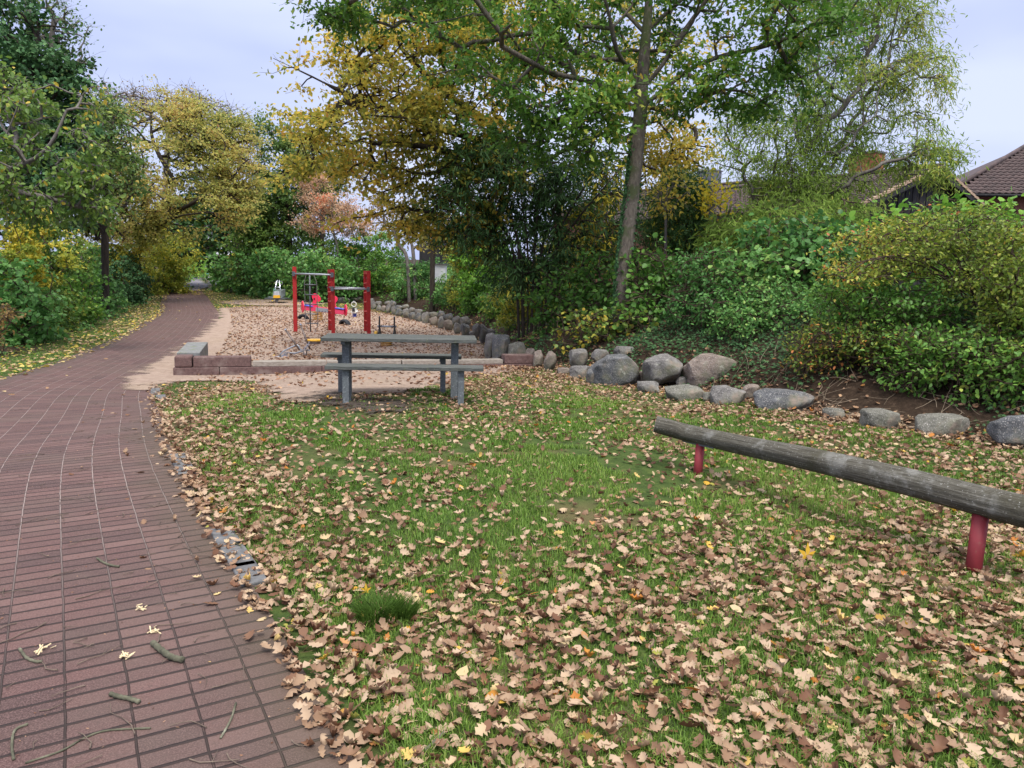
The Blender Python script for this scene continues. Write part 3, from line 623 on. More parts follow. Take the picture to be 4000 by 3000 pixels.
OAKT = [T_oak(curl=c, lob=l) for c, l in ((.15, .36), (.7, .34), (-.5, .4), (1.3, .3), (.4, .42), (-1.0, .36), (1.9, .26), (-.2, .24))]+[TPL['oval'], (T_oak(curl=.6, lob=.38)[0], T_oak()[1][:10])]
def litter(name, x, y, size, mat, seed, tilt=.35, lift=.02, tpls=None, tone=None, spread=1.0):
    r = np.random.default_rng(seed); n = len(x); z = hf(x, y); V = []; Fl = []; Tn = []; off = 0; tpls = tpls or OAKT
    tn = np.clip(r.beta(1.7, 1.6, n)*1.03 if tone is None else tone, 0, 1); which = r.integers(0, len(tpls), n)
    sz = size*r.uniform(.6, 1.3, n); a = r.uniform(0, 6.283, n); dirs = np.stack([np.cos(a), np.sin(a), r.normal(size=n)*tilt*.6], 1)
    up = np.stack([r.normal(size=n)*tilt, r.normal(size=n)*tilt, np.ones(n)*np.where(r.uniform(size=n) < .35, -1, 1)], 1); R = rots(dirs, up, r, .02)
    pos = np.stack([x, y, z+lift*(.3+r.uniform(size=n))+sz*.12*tilt], 1)-R[:, 1]*(sz*.5)[:, None]
    for k, (v, f) in enumerate(tpls):
        m = which == k; q = m.sum()
        if not q: continue
        vv = np.einsum('nkc,ncd->nkd', v[None]*sz[m][:, None, None], R[m])+pos[m][:, None]; V.append(vv.reshape(-1, 3))
        Fl.append((f[None]+(np.arange(q)*len(v))[:, None, None]).reshape(-1, f.shape[1])+off); off += q*len(v); Tn.append(np.repeat(tn[m], len(v)))
    me = mesh_np(name, np.vstack(V), np.vstack(Fl), {'tone': np.concatenate(Tn)}); return tag(link(name, me, mat), kind='stuff')
def thin(x, y, prob, seed):
    r = np.random.default_rng(seed); m = r.uniform(size=len(x)) < prob; return x[m], y[m], m
# (a) oak leaves on the lawn: thickest near the camera, along the path edge and under the oak
r_ = np.random.default_rng(77)
n = 165000; x = r_.uniform(-8, 12, n); y = r_.uniform(1.2, 17, n); mk, pd, td, sa = lawn_mask(x, y)
dens = .2+1.05*sstep(4.8, 2.3, y-.45*x)+.75*sstep(-1.2, -.1, pd)*sstep(10, 5, y)+.5*sstep(3.4, 1.6, y)+.22*vnoise(x, y, 1.5, 40)+.2*sstep(-2.5, 0, td)+.12*sstep(2, 5, x)
ok = (pd < .1) & (td < .6) & (sa < .1); x2, y2, _ = thin(x, y, np.clip(dens, .05, 1)*ok, 5); litter('fallen_leaves', x2, y2, .062, M_LIT, 51, tilt=.5, lift=.028)
n = 110000; x = r_.uniform(-8, 12, n); y = r_.uniform(1.2, 17, n); pd = dchunk(path_d, x, y); td = dchunk(toe_d, x, y); sa = pdist(SAND, x, y)
dd_ = .2+.8*sstep(5.2, 2.4, y-.45*x)+.5*sstep(-1.1, -.1, pd)*sstep(10, 6, y)+.35*vnoise(x, y, 1.8, 43)+.2*sstep(-2.5, 0, td)
x2, y2, _ = thin(x, y, np.clip(dd_, .05, 1)*((pd < .05) & (td < .6) & (sa < .1)), 15); litter('fallen_leaves', x2, y2, .047, M_LITM, 56, tilt=.6, lift=.016)
# (b) ragged overflow onto the path, and single leaves further across
n = 9000; x = r_.uniform(-9, 2, n); y = r_.uniform(1.2, 13, n); pd = path_d(x, y)
x2, y2, _ = thin(x, y, np.where((pd > -.1) & (pd < PW), np.exp(-np.maximum(pd, 0)/(.12+.12*np.clip(vnoise(x, y, 1.6, 9), 0, 1)))*.9+.006, 0), 6); litter('fallen_leaves', x2, y2, .062, M_LIT, 52, tilt=.25, lift=.016)
# (c) brown leaves over the sand
n = 62000; x = r_.uniform(-16, 3, n); y = r_.uniform(11, 46, n); sa = pdist(SAND, x, y); pd = path_d(x, y)
pr = np.where((sa > -.4) & (pd < -.5), .68+.35*vnoise(x, y, 1.1, 60)+.5*sstep(-3.5, -1.0, x)*sstep(22, 14, y), 0)*np.where(y > 14.3, 1, .5)
x2, y2, _ = thin(x, y, np.clip(pr, 0, 1), 7); litter('fallen_leaves', x2, y2, .08, M_LITB, 53, tilt=.4, lift=.03, tpls=OAKT[:4])
# (d) yellow leaves along the left verge and on the far grass
n = 60000; x = r_.uniform(-32, -5, n); y = r_.uniform(8, 64, n); pd = path_d(x, y); hd = sdist(HEDGE, x, y)[0]; td = toe_d(x, y)
e = pd-PW; pr = np.where((e > -.25) & (hd < .8), np.exp(-np.maximum(e, 0)/np.interp(y, [10, 30, 60], [1.5, 1.3, 1.5]))*1.3+.06, 0)
sa = pdist(SAND, x, y); pr = np.maximum(pr, np.where((pd < 0) & (sa < 0) & (td < .1) & (y > 20), .35+.5*np.exp(pd/1.2), 0)); pr = np.maximum(pr, np.where((pd > -.3) & (pd < PW+.3) & (y > 50), .7, 0))
pr = np.maximum(pr, np.where((pd > 0) & (pd < PW), .012, 0))
x2, y2, _ = thin(x, y, np.clip(pr+.15*vnoise(x, y, 2, 61)*(pr > .04), 0, 1), 8); litter('fallen_leaves', x2, y2, .10, M_LITY, 54, tilt=.3, lift=.03, tpls=[TPL['oval'], TPL['round'], OAKT[0]])
# (e) litter on the bank
n = 60000; x = r_.uniform(-6, 12, n); y = 3+r_.uniform(size=n)**1.6*36; td = toe_d(x, y)
x2, y2, _ = thin(x, y, np.where((td > 0) & (td < 3.0), 1.0*np.exp(-np.maximum(td-.5, 0)/1.8), 0)*np.clip(.62+.6*vnoise(x, y, 2.2, 62), 0, 1), 9); litter('fallen_leaves', x2, y2, .08, M_LITN, 55, tilt=.5, lift=.03)
# (f) small crumbs and twigs strewn over the bricks
M_TWIG = noisy('twig_bark', [(.3, (.07, .05, .038)), (.7, (.19, .145, .11))], 20, .9, .3, .004)
ch = []; rd = []; rt = np.random.default_rng(8)
for k in range(460):
    for _ in range(30):
        yy = 1.7+rt.uniform()**1.3*9; xx = rt.uniform(-6.5, 0); pdd = float(path_d(np.array([xx]), np.array([yy]))[0])
        if -.3 < pdd < PW: break
    ln = rt.uniform(.03, .12) if k > 120 else rt.uniform(.1, .26); a = rt.uniform(0, 6.28); pts = []; q = np.array([xx, yy])
    for s in range(5):
        pts.append([q[0], q[1], float(h(q[0], q[1]))+.016+.006*rt.uniform()]); a += rt.normal()*.3; q = q+np.array([math.cos(a), math.sin(a)])*ln/4
    r0 = rt.uniform(.0012, .0026) if k > 60 else rt.uniform(.002, .0038); ch.append(np.array(pts)); rd.append(np.linspace(r0, r0*.5, 5))
    if k < 90 and rt.uniform() < .5:
        b = ch[-1][2]; a2 = a+.8; ch.append(np.array([b, b+np.array([math.cos(a2), math.sin(a2), .05])*ln*.35])); rd.append([r0*.6, r0*.3])
v, f = tube_np(ch, rd, 5); tag(link('twig_litter', mesh_np('twig_litter', v, f, smooth=True), M_TWIG), kind='stuff')
n = 5000; x = r_.uniform(-6.5, .2, n); y = 1.6+r_.uniform(size=n)**1.4*8; pd = path_d(x, y); mm = (pd > 0) & (pd < PW)
litter('leaf_crumbs', x[mm], y[mm], .012, M_LITB, 59, tilt=.3, lift=.012, tpls=[TPL['oval'], TPL['lance']])

ch = []; rd = []; rt = np.random.default_rng(18)
for k in range(420):
    s_ = rt.uniform(.02, .62); i = int((1-s_)*0+s_*(len(TOE)*.55)); a_ = TOE[i]; b_ = TOE[i+1]; t_ = (b_-a_)/np.linalg.norm(b_-a_); nn_ = np.array([t_[1], -t_[0]]); q = a_+(b_-a_)*rt.uniform()+nn_*rt.uniform(.1, 2.2)
    ln = rt.uniform(.12, .6); a = rt.uniform(0, 6.28); pts = []; lift = rt.uniform(0, .25) if rt.uniform() < .3 else .02
    for s in range(5): pts.append([q[0], q[1], float(h(q[0], q[1]))+.02+lift*s/4]); a += rt.normal()*.3; q = q+np.array([math.cos(a), math.sin(a)])*ln/4
    r0 = rt.uniform(.002, .005); ch.append(np.array(pts)); rd.append(np.linspace(r0, r0*.4, 5))
v, f = tube_np(ch, rd, 5); tag(link('twig_litter', mesh_np('twig_litter', v, f, smooth=True), noisy('dead_stalk', [(.3, (.16, .12, .08)), (.7, (.34, .27, .19))], 20, .9, 0)), kind='stuff')
# ---------------------------------------------------------------- boulders
M_ROCK = []
for k, (a, b, c_) in enumerate((((.075, .07, .066), (.16, .15, .14), (.28, .265, .255)), ((.10, .08, .068), (.21, .165, .135), (.34, .28, .24)), ((.05, .052, .055), (.10, .103, .107), (.19, .19, .19)), ((.07, .068, .055), (.145, .14, .115), (.25, .24, .20)))):
    M_ROCK.append(noisy('granite', [(.28, a), (.5, b), (.74, c_)], 5, .9, .9, .02, extra=[(85, .56, .66, (.42, .39, .36)), (70, .58, .68, (.06, .055, .05)), (1.9, .5, .7, (.13, .13, .085)), (9, .62, .72, (.30, .30, .24)), (3.2, .55, .7, (.24, .19, .155))], detail=9))
def rock(name, label, x0, y0, x1, y1, d, kind=0, seed=0, flat=1.0, group=None, depthk=.85, tilt=0., bury=.12):
    r = np.random.default_rng(seed+100); bm = bmesh.new(); bmesh.ops.create_icosphere(bm, subdivisions=5, radius=1)
    v = np.array([q.co[:] for q in bm.verts]); v = np.sign(v)*np.abs(v)**.5; v /= (np.abs(v)**5).sum(1, keepdims=True)**.2; v *= .95
    for _ in range(18):
        n = r.normal(size=3); n /= np.linalg.norm(n); c = r.uniform(.74, 1.05); t = v@n; ex = np.maximum(0, t-c); v -= n[None]*ex[:, None]*.88
    v = v*(1+.05*vn3(v, 2.6, seed)[:, None]+.032*vn3(v, 7, seed+1)[:, None]+.014*vn3(v, 19, seed+2)[:, None]+.006*vn3(v, 45, seed+4)[:, None])
    ct, st = math.cos(tilt), math.sin(tilt); v = v@np.array([[ct, 0, st], [0, 1, 0], [-st, 0, ct]])
    v /= np.abs(v).max(0)[None]
    cx = (x0+x1)/2; c = P(cx, (y0+y1)/2, d); W = (x1-x0)*d/FPX/2*1.05; Hh = (y1-y0)*d/FPX/2*(1+bury)*1.03; c[2] -= Hh*bury
    v = v*np.array([W, (W+Hh)/2*depthk, Hh])
    for q, co in zip(bm.verts, v): q.co = co
    me = bpy.data.meshes.new(name); bm.to_mesh(me); bm.free()
    for p in me.polygons: p.use_smooth = True
    o = link(name, me, M_ROCK[kind]); o.location = c+np.array([0, W*.12, 0]); return tag(o, label, 'boulder', group or 'boulders edging the planted bank')
def dg(px, py): return depth(hit(px, py))
RK = [  # label, x0,y0,x1,y1, contact py, kind, tilt
 ('tall narrow grey brown boulder standing upright right of the picnic table', 1890, 1300, 1940, 1408, 1406, 0, 0),
 ('blue grey egg shaped boulder standing upright next to the tall narrow one', 1922, 1300, 1992, 1406, 1412, 2, .15),
 ('squarish beige boulder with a flat top behind the maroon kerb block', 1984, 1336, 2060, 1408, 1416, 3, 0),
 ('small pinkish boulder resting above the right end of the maroon kerb block', 2050, 1360, 2094, 1408, 1420, 1, 0),
 ('upright rounded boulder at the right end of the maroon kerb block', 2083, 1360, 2124, 1437, 1440, 1, -.2),
 ('leaning pinkish boulder half covered by leaves, left of the ivy clump', 2124, 1370, 2172, 1446, 1450, 1, -.3),
 ('low brown boulder in the grass below the ivy clump', 2176, 1434, 2230, 1470, 1466, 1, 0),
 ('grey upright boulder in the upper course right of the ivy clump', 2224, 1358, 2296, 1438, 1460, 0, .2),
 ('pale low boulder in the lower course under the grey upright boulder', 2226, 1428, 2312, 1484, 1480, 0, .1),
 ('slanting grey boulder wedged behind the largest dark boulder', 2310, 1358, 2380, 1420, 1478, 0, .5),
 ('largest dark grey boulder with pale lichen spots in the retaining row', 2306, 1382, 2498, 1512, 1508, 2, 0),
 ('pale grey rounded block boulder left of the big brown slab boulder', 2515, 1378, 2672, 1490, 1520, 0, .05),
 ('big brown slab boulder with a pointed right end', 2672, 1378, 2900, 1500, 1530, 1, .08),
 ('low boulder in the grass right of the largest dark boulder', 2490, 1488, 2574, 1540, 1536, 0, 0),
 ('broad rough boulder in the grass under the two big pale boulders', 2598, 1498, 2756, 1574, 1568, 3, .05),
 ('blue grey boulder in the grass below the point of the brown slab', 2780, 1506, 2916, 1590, 1584, 0, .15),
 ('wide dark craggy boulder in the grass above the middle of the log', 2956, 1522, 3176, 1618, 1610, 2, 0),
 ('smallest rounded boulder in the grass above the log', 3220, 1594, 3302, 1642, 1640, 3, 0),
 ('rounded speckled boulder with leaves piled at its left', 3372, 1600, 3520, 1684, 1682, 3, 0),
 ('wide green tinged boulder second from the right', 3580, 1620, 3784, 1712, 1708, 3, -.1),
 ('big grey boulder cut by the right edge of the picture', 3884, 1622, 4070, 1760, 1758, 2, 0),
 ('small pale rock at the foot of the blue grey egg shaped boulder', 1918, 1398, 1956, 1422, 1422, 0, 0),
]
for i, (lab, a, b, c, d_, cy, kd, tl) in enumerate(RK):
    rock('boulder', lab, a, b, c, d_, dg((a+c)/2, cy)+.15, kd, i*7+3, tilt=tl)
RF = [('small stone wedged under the left side of the pale grey block boulder', 2496, 1450, 2530, 1500, 1512, 1), ('small mossy stone between the pale grey block and the brown slab boulder', 2640, 1470, 2690, 1512, 1524, 0),
 ('narrow stone filling the gap left of the largest dark boulder', 2290, 1440, 2324, 1500, 1506, 2), ('small stone between the two lower course boulders under the brown slab', 2746, 1530, 2792, 1576, 1578, 3),
 ('dark stone showing above and behind the largest dark boulder', 2400, 1350, 2480, 1400, 1480, 0), ('brown stone in the bank right of the point of the brown slab', 2900, 1500, 2966, 1552, 1570, 1)]
for i, (lab, a, b, c, d_, cy, kd) in enumerate(RF): rock('boulder', lab, a, b, c, d_, dg((a+c)/2, cy)+.2, kd, 640+i*5)
# the wall winding back along the play area, two loose courses
wl = [(1850, 1338), (1790, 1312), (1720, 1288), (1640, 1262), (1560, 1240), (1500, 1222), (1450, 1208)]
wx = np.array([p[0] for p in wl][::-1], float); wy = np.array([p[1] for p in wl][::-1], float); rr = random.Random(5); x = 1448.; k = 0
GW = 'rounded field stones of the low wall winding behind the play area'
while x < 1862:
    sc = np.interp(x, [1450, 1860], [.62, 1.05]); wv = rr.uniform(28, 44)*sc; yb = np.interp(x, wx, wy); hh = rr.uniform(36, 58)*sc; dd = dg(x+wv/2, yb)
    rock('wall_stone', None, x, yb-hh, x+wv, yb, dd, rr.choice([0, 0, 1, 2]), 200+k, group=GW, tilt=rr.uniform(-.4, .4), depthk=.7)['course'] = 'lower'; k += 1
    if rr.random() < .75:
        h2 = rr.uniform(26, 40)*sc; rock('wall_stone', None, x-3, yb-hh-h2*.72, x+wv*1.05, yb-hh+h2*.28, dd+.35, rr.choice([0, 2, 3, 1]), 300+k, group=GW, tilt=rr.uniform(-.5, .5), depthk=.7, bury=0)['course'] = 'upper'
    x += wv*.92
ORD = ['first', 'second', 'third', 'fourth', 'fifth', 'sixth', 'seventh', 'eighth', 'ninth', 'tenth', 'eleventh', 'twelfth', 'thirteenth', 'fourteenth', 'fifteenth', 'sixteenth', 'seventeenth', 'eighteenth', 'nineteenth', 'twentieth']
for course in ('lower', 'upper'):
    for i, o in enumerate([o for o in COL.objects if o.get('course') == course]):
        o['label'] = '%s %s course stone from the left in the wall winding behind the play area' % (ORD[i], course); o['category'] = 'wall stone'; del o['course']
for i, (a, b, c, d_) in enumerate([(1845, 1262, 1882, 1312), (1866, 1266, 1905, 1330), (1890, 1282, 1935, 1312)]):
    rock('boulder', ['leaning grey boulder at the end of the winding stone wall', 'ridged grey boulder rising left of the tall narrow boulder', 'flat grey boulder lying on top of the tall narrow boulder'][i], a, b, c, d_, dg(a+18, 1345), 0, 400+i, tilt=[.4, .2, -.2][i])
GF = 'stones at the far edge of the grass in front of the hedge'
for i, (a, b, c, d_) in enumerate([(812, 1109, 838, 1134), (846, 1121, 870, 1137), (902, 1119, 934, 1141), (932, 1122, 962, 1146), (956, 1120, 984, 1146), (980, 1128, 1006, 1148), (1008, 1130, 1030, 1148), (1028, 1128, 1052, 1148),
       (1316, 1160, 1366, 1184), (1300, 1152, 1326, 1172), (1368, 1162, 1395, 1182), (1392, 1158, 1420, 1182), (1420, 1160, 1446, 1196), (1440, 1166, 1462, 1200)]):
    rock('edging_stone', 'squared pale stone beside the far end of the brick path' if i == 0 else '%s low grey stone from the left along the far edge of the grass' % ['', 'first', 'second', 'third', 'fourth', 'fifth', 'sixth', 'seventh', 'eighth', 'ninth', 'tenth', 'eleventh', 'twelfth', 'thirteenth'][i], a, b, c, d_+2, dg((a+c)/2, d_), [3, 0, 2, 0, 1][i % 5], 500+i, group=GF)['category'] = 'edging stone'

# ---------------------------------------------------------------- houses behind the bank
def tile_mat(name, a, b):
    m, N, L, B = newmat(name); g = N.new('ShaderNodeNewGeometry'); t = N.new('ShaderNodeTexCoord'); r = ramp(N, [(.3, a), (.7, b)]); L.new(noise(N, L, t.outputs['Object'], 3, 6, .7), r.inputs[0])
    L.new(r.outputs[0], B.inputs['Base Color']); B.inputs['Roughness'].default_value = .75; return m
M_TILE = tile_mat('roof_tile_brown', (.028, .019, .018), (.10, .062, .056)); M_TILER = tile_mat('roof_tile_red', (.4, .09, .05), (.55, .15, .08))
M_BOARD = noisy('dark_board', [(.3, (.012, .012, .013)), (.7, (.04, .038, .038))], 8, .8, .4, .01, stretch=(1, 1, .2))
M_TRIM = noisy('weathered_trim', [(.3, (.30, .20, .13)), (.7, (.55, .40, .28))], 6, .8, .2, .005)
M_CHIM = noisy('chimney_brick', [(.3, (.22, .07, .04)), (.7, (.40, .15, .08))], 9, .9, .5, .01)
M_ZINC = noisy('zinc_sheet', [(.3, (.10, .10, .11)), (.7, (.2, .2, .22))], 4, .5, .1, .004, metal=.4)
M_WALLW = noisy('render_white', [(.3, (.62, .62, .64)), (.7, (.78, .78, .80))], 3, .9, .1, .003)
M_WALLB = noisy('house_brick', [(.3, (.16, .07, .05)), (.7, (.28, .13, .09))], 9, .9, .3, .01)
M_GLASS, _n, _l, _b = newmat('window_dark'); _b.inputs['Base Color'].default_value = (.03, .035, .045, 1); _b.inputs['Roughness'].default_value = .08
M_WHITE = noisy('white_paint', [(.3, (.7, .7, .72)), (.7, (.8, .8, .82))], 4, .5, 0)
M_SOLAR, _n, _l, _b = newmat('solar_panel'); _b.inputs['Base Color'].default_value = (.10, .13, .2, 1); _b.inputs['Roughness'].default_value = .15; _b.inputs['Specular IOR Level'].default_value = .9
def tiled(name, p0, u, v, wu, wv, mat, parent, clip=None, tw=.3, tl=.34, k=6):
    """tiled slope from the eave corner p0: u along the eave, v up the slope"""
    p0 = np.array(p0, float); u = np.array(u, float)/np.linalg.norm(u); v = np.array(v, float)/np.linalg.norm(v); n = np.cross(u, v); n = n*np.sign(n[2]) if abs(n[2]) > .01 else n
    nu = int(wu/tw)*k; nr = int(wv/tl); a = np.linspace(0, int(wu/tw)*tw, nu+1); V = []; Fq = []
    prof = .028*np.sin(a/tw*2*math.pi)+.012*np.sin(a/tw*4*math.pi)
    for r in range(nr):
        for j, (s, lift) in enumerate(((r*tl-.03, .045), ((r+1)*tl, .0))):
            V.append(p0+a[:, None]*u+v*s+n*(prof[:, None]+lift))
        V.append(p0+a[:, None]*u+v*(r*tl-.03)+n*(prof[:, None]+.01))
    V = np.vstack(V); m = nu+1
    for r in range(nr):
        b = r*3*m; i = np.arange(nu); f1 = np.stack([b+i, b+i+1, b+m+i+1, b+m+i], 1); f2 = np.stack([b+2*m+i, b+2*m+i+1, b+i+1, b+i], 1)
        if clip is not None:
            uc = (i//k+.5)*tw; kp = np.array([clip(q, (r+.5)*tl) for q in uc]); f1 = f1[kp]; f2 = f2[kp]
        Fq += [f1, f2]
    return link(name, mesh_np(name, V, np.vstack(Fq)), mat, parent)
def gable_house(label, A, ridge, L_, half, drop, zb, chim=None, chm=None, wallm=None):
    A = np.array(A, float); rd = np.array([ridge[0], ridge[1], 0.]); rd /= np.linalg.norm(rd); sd = np.array([rd[1], -rd[0], 0.])     # sd to the right of the ridge direction
    root = empty('house', (A[0], A[1], float(h(A[0], A[1]))), label, 'house'); ov = .5
    for s, nm in ((-1, 'roof'), (1, 'roof')):
        E = A+sd*s*half+np.array([0, 0, -drop]); up = A-E; ln = np.linalg.norm(up)
        tiled(nm, E, rd, up, L_, ln, M_TILE, root)
        b = MB(); lo = -np.array([0, 0, .12]); q = [E+lo*.5, A+lo*.5, A+rd*L_+lo*.5, E+rd*L_+lo*.5]; b.add(q+[p+lo for p in q], [(0, 1, 2, 3), (7, 6, 5, 4), (0, 4, 5, 1), (2, 6, 7, 3), (0, 3, 7, 4)]); b.build('roof_deck', M_BOARD, root)
        t = MB(); nrows = int(ln/.34)
        for i in range(nrows):          # verge tiles
            c0 = E+up*((i+.02)/nrows); c1 = E+up*((i+.98)/nrows); t.beam(c0+[0, 0, .03], c1+[0, 0, .0], .16, .10)
        t.build('verge_tiles', M_TRIM, root)
        f = MB(); f.beam(E-rd*.03-[0, 0, .16], A-rd*.03-[0, 0, .16], .05, .2); f.build('fascia_board', M_BOARD, root)
    G = A+rd*ov; w = MB(); hw = half-.35; k = int(hw*2/.24)
    for i in range(k):                  # board-on-board gable
        x = -hw+(i+.5)*2*hw/k; top = G[2]-.2-drop*abs(x)/half; c = G+sd*x; c[2] = (zb+top)/2; w.box(c-rd*(.03 if i % 2 else 0), (2*hw/k*1.02, .05, top-zb), (sd, rd, np.array([0, 0, 1.])))
    w.build('gable_wall', M_BOARD, root)
    b = MB(); c = A+rd*(L_/2+ov); c[2] = (zb+A[2]-drop-.1)/2; b.box(c, (hw*2-.1, L_-ov*2, A[2]-drop-.1-zb), (sd, rd, np.array([0, 0, 1.]))); b.build('wall', wallm or M_WALLB, root)
    rt = MB(); rt.tube(np.array([A+rd*t+[0, 0, .03] for t in np.linspace(0, L_, 20)]), .11, 8); rt.build('ridge_tiles', M_TILE, root, smooth=True)
    if chim is not None:
        cc, sz = chim; b = MB(); b.box(cc, sz, (rd, sd, np.array([0, 0, 1.]))); o = b.build('chimney', chm, root, bevel=.01)
        b = MB(); b.box(np.array(cc)+[0, 0, sz[2]/2+.04], (sz[0]+.1, sz[1]+.1, .08), (rd, sd, np.array([0, 0, 1.]))); q = b.build('chimney_cap', M_ZINC, None); q.parent = o
        # part is parented to the house at minus its location; the cap inherits that shift
        q.matrix_parent_inverse = Matrix.Identity(4); q.location = (0, 0, 0)
    return root
def apex(px, py, d): return P(px, py, d)
A = apex(3675, 650, 30); Bk = P(3180, 694, 35.0); gable_house('dark boarded gable house with brown tiled roof and brick chimney behind the corkscrew willow', A, Bk-A, 16, 5.0, 1.85, .3,
    (P(3380, 690, 35)+np.array([0, 0, .0]), (1.3, .8, 2.0)), M_CHIM)
A = apex(2975, 710, 42); Bk = P(2560, 740, 47.5); gable_house('farther gable house with brown tiled roof and grey metal chimney, behind the tall narrow conifer', A, Bk-A, 12, 5.0, 1.85, .3,
    (P(2768, 735, 45), (1.1, .9, 1.9)), M_ZINC)
# hipped roof at the right edge
root = None
e0 = P(3690, 752, 36); root = empty('house', (e0[0]+5, e0[1]+4, float(h(e0[0], e0[1]))), 'brown tiled hipped roof house at the right edge of the picture', 'house')
uu = np.array([1., -.12, 0]); uu /= np.linalg.norm(uu); vv = np.array([.12, 1., .62])
tiled('roof', e0, uu, vv, 14, 5.9, M_TILE, root, clip=lambda a, b: b < max(0, (a-.2))*1.02 or (a > 12 and False))
hipd = np.array([-uu[1], uu[0], 0]); b = MB(); zt = e0[2]-.05
q = [e0+uu*.5+hipd*.6, e0+uu*13.5+hipd*.6, e0+uu*13.5+hipd*9, e0+uu*.5+hipd*9]; q = [np.array([*p[:2], zt]) for p in q]; b.add(q+[np.array([*p[:2], .3]) for p in q], [(0, 1, 5, 4), (1, 2, 6, 5), (2, 3, 7, 6), (3, 0, 4, 7), (3, 2, 1, 0)])
b.build('wall', M_WALLB, root)
top0 = e0+uu*5.9+vv/np.linalg.norm(vv)*5.75; b = MB(); b.tube(np.array([e0+uu*.2+[0, 0, .08], top0+[0, 0, .05]]), .12, 8); b.tube(np.array([top0+[0, 0, .05], top0+uu*8]), .13, 8); b.build('ridge_tiles', M_TILE, root, smooth=True)
bk = MB(); bk.add([e0+uu*.2, top0, e0+uu*.5+hipd*9+[0, 0, .1]], [(0, 1, 2)]); bk.add([top0, top0+uu*8, e0+uu*13.5+hipd*9, e0+uu*.5+hipd*9], [(0, 1, 2, 3)]); bk.build('rear_roof', M_TILE, root)
b = MB(); g0 = e0+np.array([0, -.12, -.12]); b.tube(np.array([g0, g0+uu*14]), .075, 8); b.build('gutter', M_BOARD, root, smooth=True)
# small light house left of the conifer
c = P(2520, 800, 50); root = empty('house', (c[0], c[1], float(h(c[0], c[1]))), 'pale house with a blue grey solar roof and red verge beside the oak trunk', 'house')
b = MB(); r0_ = [P(2470, 842, 50), P(2562, 840, 50), P(2600, 778, 56), P(2508, 782, 56)]; b.add(r0_+[p-np.array([0, 0, .15]) for p in r0_], [(0, 1, 2, 3), (7, 6, 5, 4), (0, 4, 5, 1), (1, 5, 6, 2)]); b.build('roof', M_SOLAR, root)
b = MB(); b.beam(P(2462, 852, 49.8), P(2566, 850, 49.8), .35, .28); b.build('verge', M_TILER, root); b = MB(); b.beam(P(2462, 866, 49.9), P(2566, 864, 49.9), .2, .2); b.build('gutter', M_WHITE, root)
b = MB(); c2 = (P(2462, 930, 52)+P(2566, 930, 52))/2; c2[2] = 2.0; b.box(c2, (2.0, 3.0, 4.8)); b.build('wall', M_WALLB, root); b = MB(); c3 = P(2525, 890, 50.4); b.box(c3, (.9, .06, .8)); b.build('window', M_GLASS, root)
# house seen through the yellow tree
c = P(1790, 900, 50); root = empty('house', (c[0], c[1], float(h(c[0], c[1]))), 'grey roofed house glimpsed between the trunks behind the yellow oak', 'house')
b = MB(); c2 = P(1800, 930, 53); c2[2] = 2.; b.box(c2, (5.4, 4, 3.4)); b.build('wall', M_BOARD, root)
r0_ = [P(1680, 905, 50.5), P(1920, 900, 50.5), P(1900, 838, 54), P(1700, 842, 54)]; b = MB(); b.add(r0_+[p-np.array([0, 0, .15]) for p in r0_], [(0, 1, 2, 3), (7, 6, 5, 4), (0, 4, 5, 1)]); b.build('roof', M_ZINC, root)
b = MB(); b.box(P(1745, 940, 50.8), (.9, .06, .9)); b.build('window', M_GLASS, root)
c = P(1720, 1034, 38); root = empty('garden_shed', (c[0], c[1], float(h(c[0], c[1]))), 'low white garden shed half hidden by bushes under the yellow oak', 'shed')
b = MB(); b.box(c-[0, 0, .45], (.6, .8, .9)); b.build('wall', M_WHITE, root, bevel=.01); b = MB(); b.box(c+[0, 0, .03], (.75, 1.0, .05)); b.build('roof', M_ZINC, root)
# white building where the far path ends
c = hit(800, 1005); c = P(800, 985, 170); root = empty('building', (c[0], c[1], float(h(c[0], c[1]))), 'white walled building closing the far end of the path', 'building')
b = MB(); c2 = np.array([c[0], c[1]+3, 5.8]); b.box(c2, (22, 6, 5)); b.build('wall', M_WHITE, root); b = MB()
b.prism([(-12, 0), (12, 0), (11, 3), (-11, 3)], np.array([c[0], c[1]+3, 8.31]), (1, 0, 0), (0, 0, 1), 7); b.build('roof', M_ZINC, root)
for i in range(4): b = MB(); b.box(np.array([c[0]-7.5+i*5, c[1]-.02, 6.3]), (1.4, .1, 1.3)); b.build('window', M_GLASS, root)

# ---------------------------------------------------------------- trees (photo px, py, depth, radius px x, radius px y, [depth radius m])
def gp(x, y): return np.array([x, y, float(h(x, y))])
def foot(px, d, py=1000): q = P(px, py, d); return gp(q[0], q[1])
def tpath(px0, d, *pts):
    """trunk from the ground at (px0, depth d) through photo points (px, py, depth)"""
    return [foot(px0, d)-np.array([0, 0, .15])]+[P(*p) for p in pts]
def smooth_tr(pts, n=4): return catmull(np.array(pts), n)
DK = 1.26
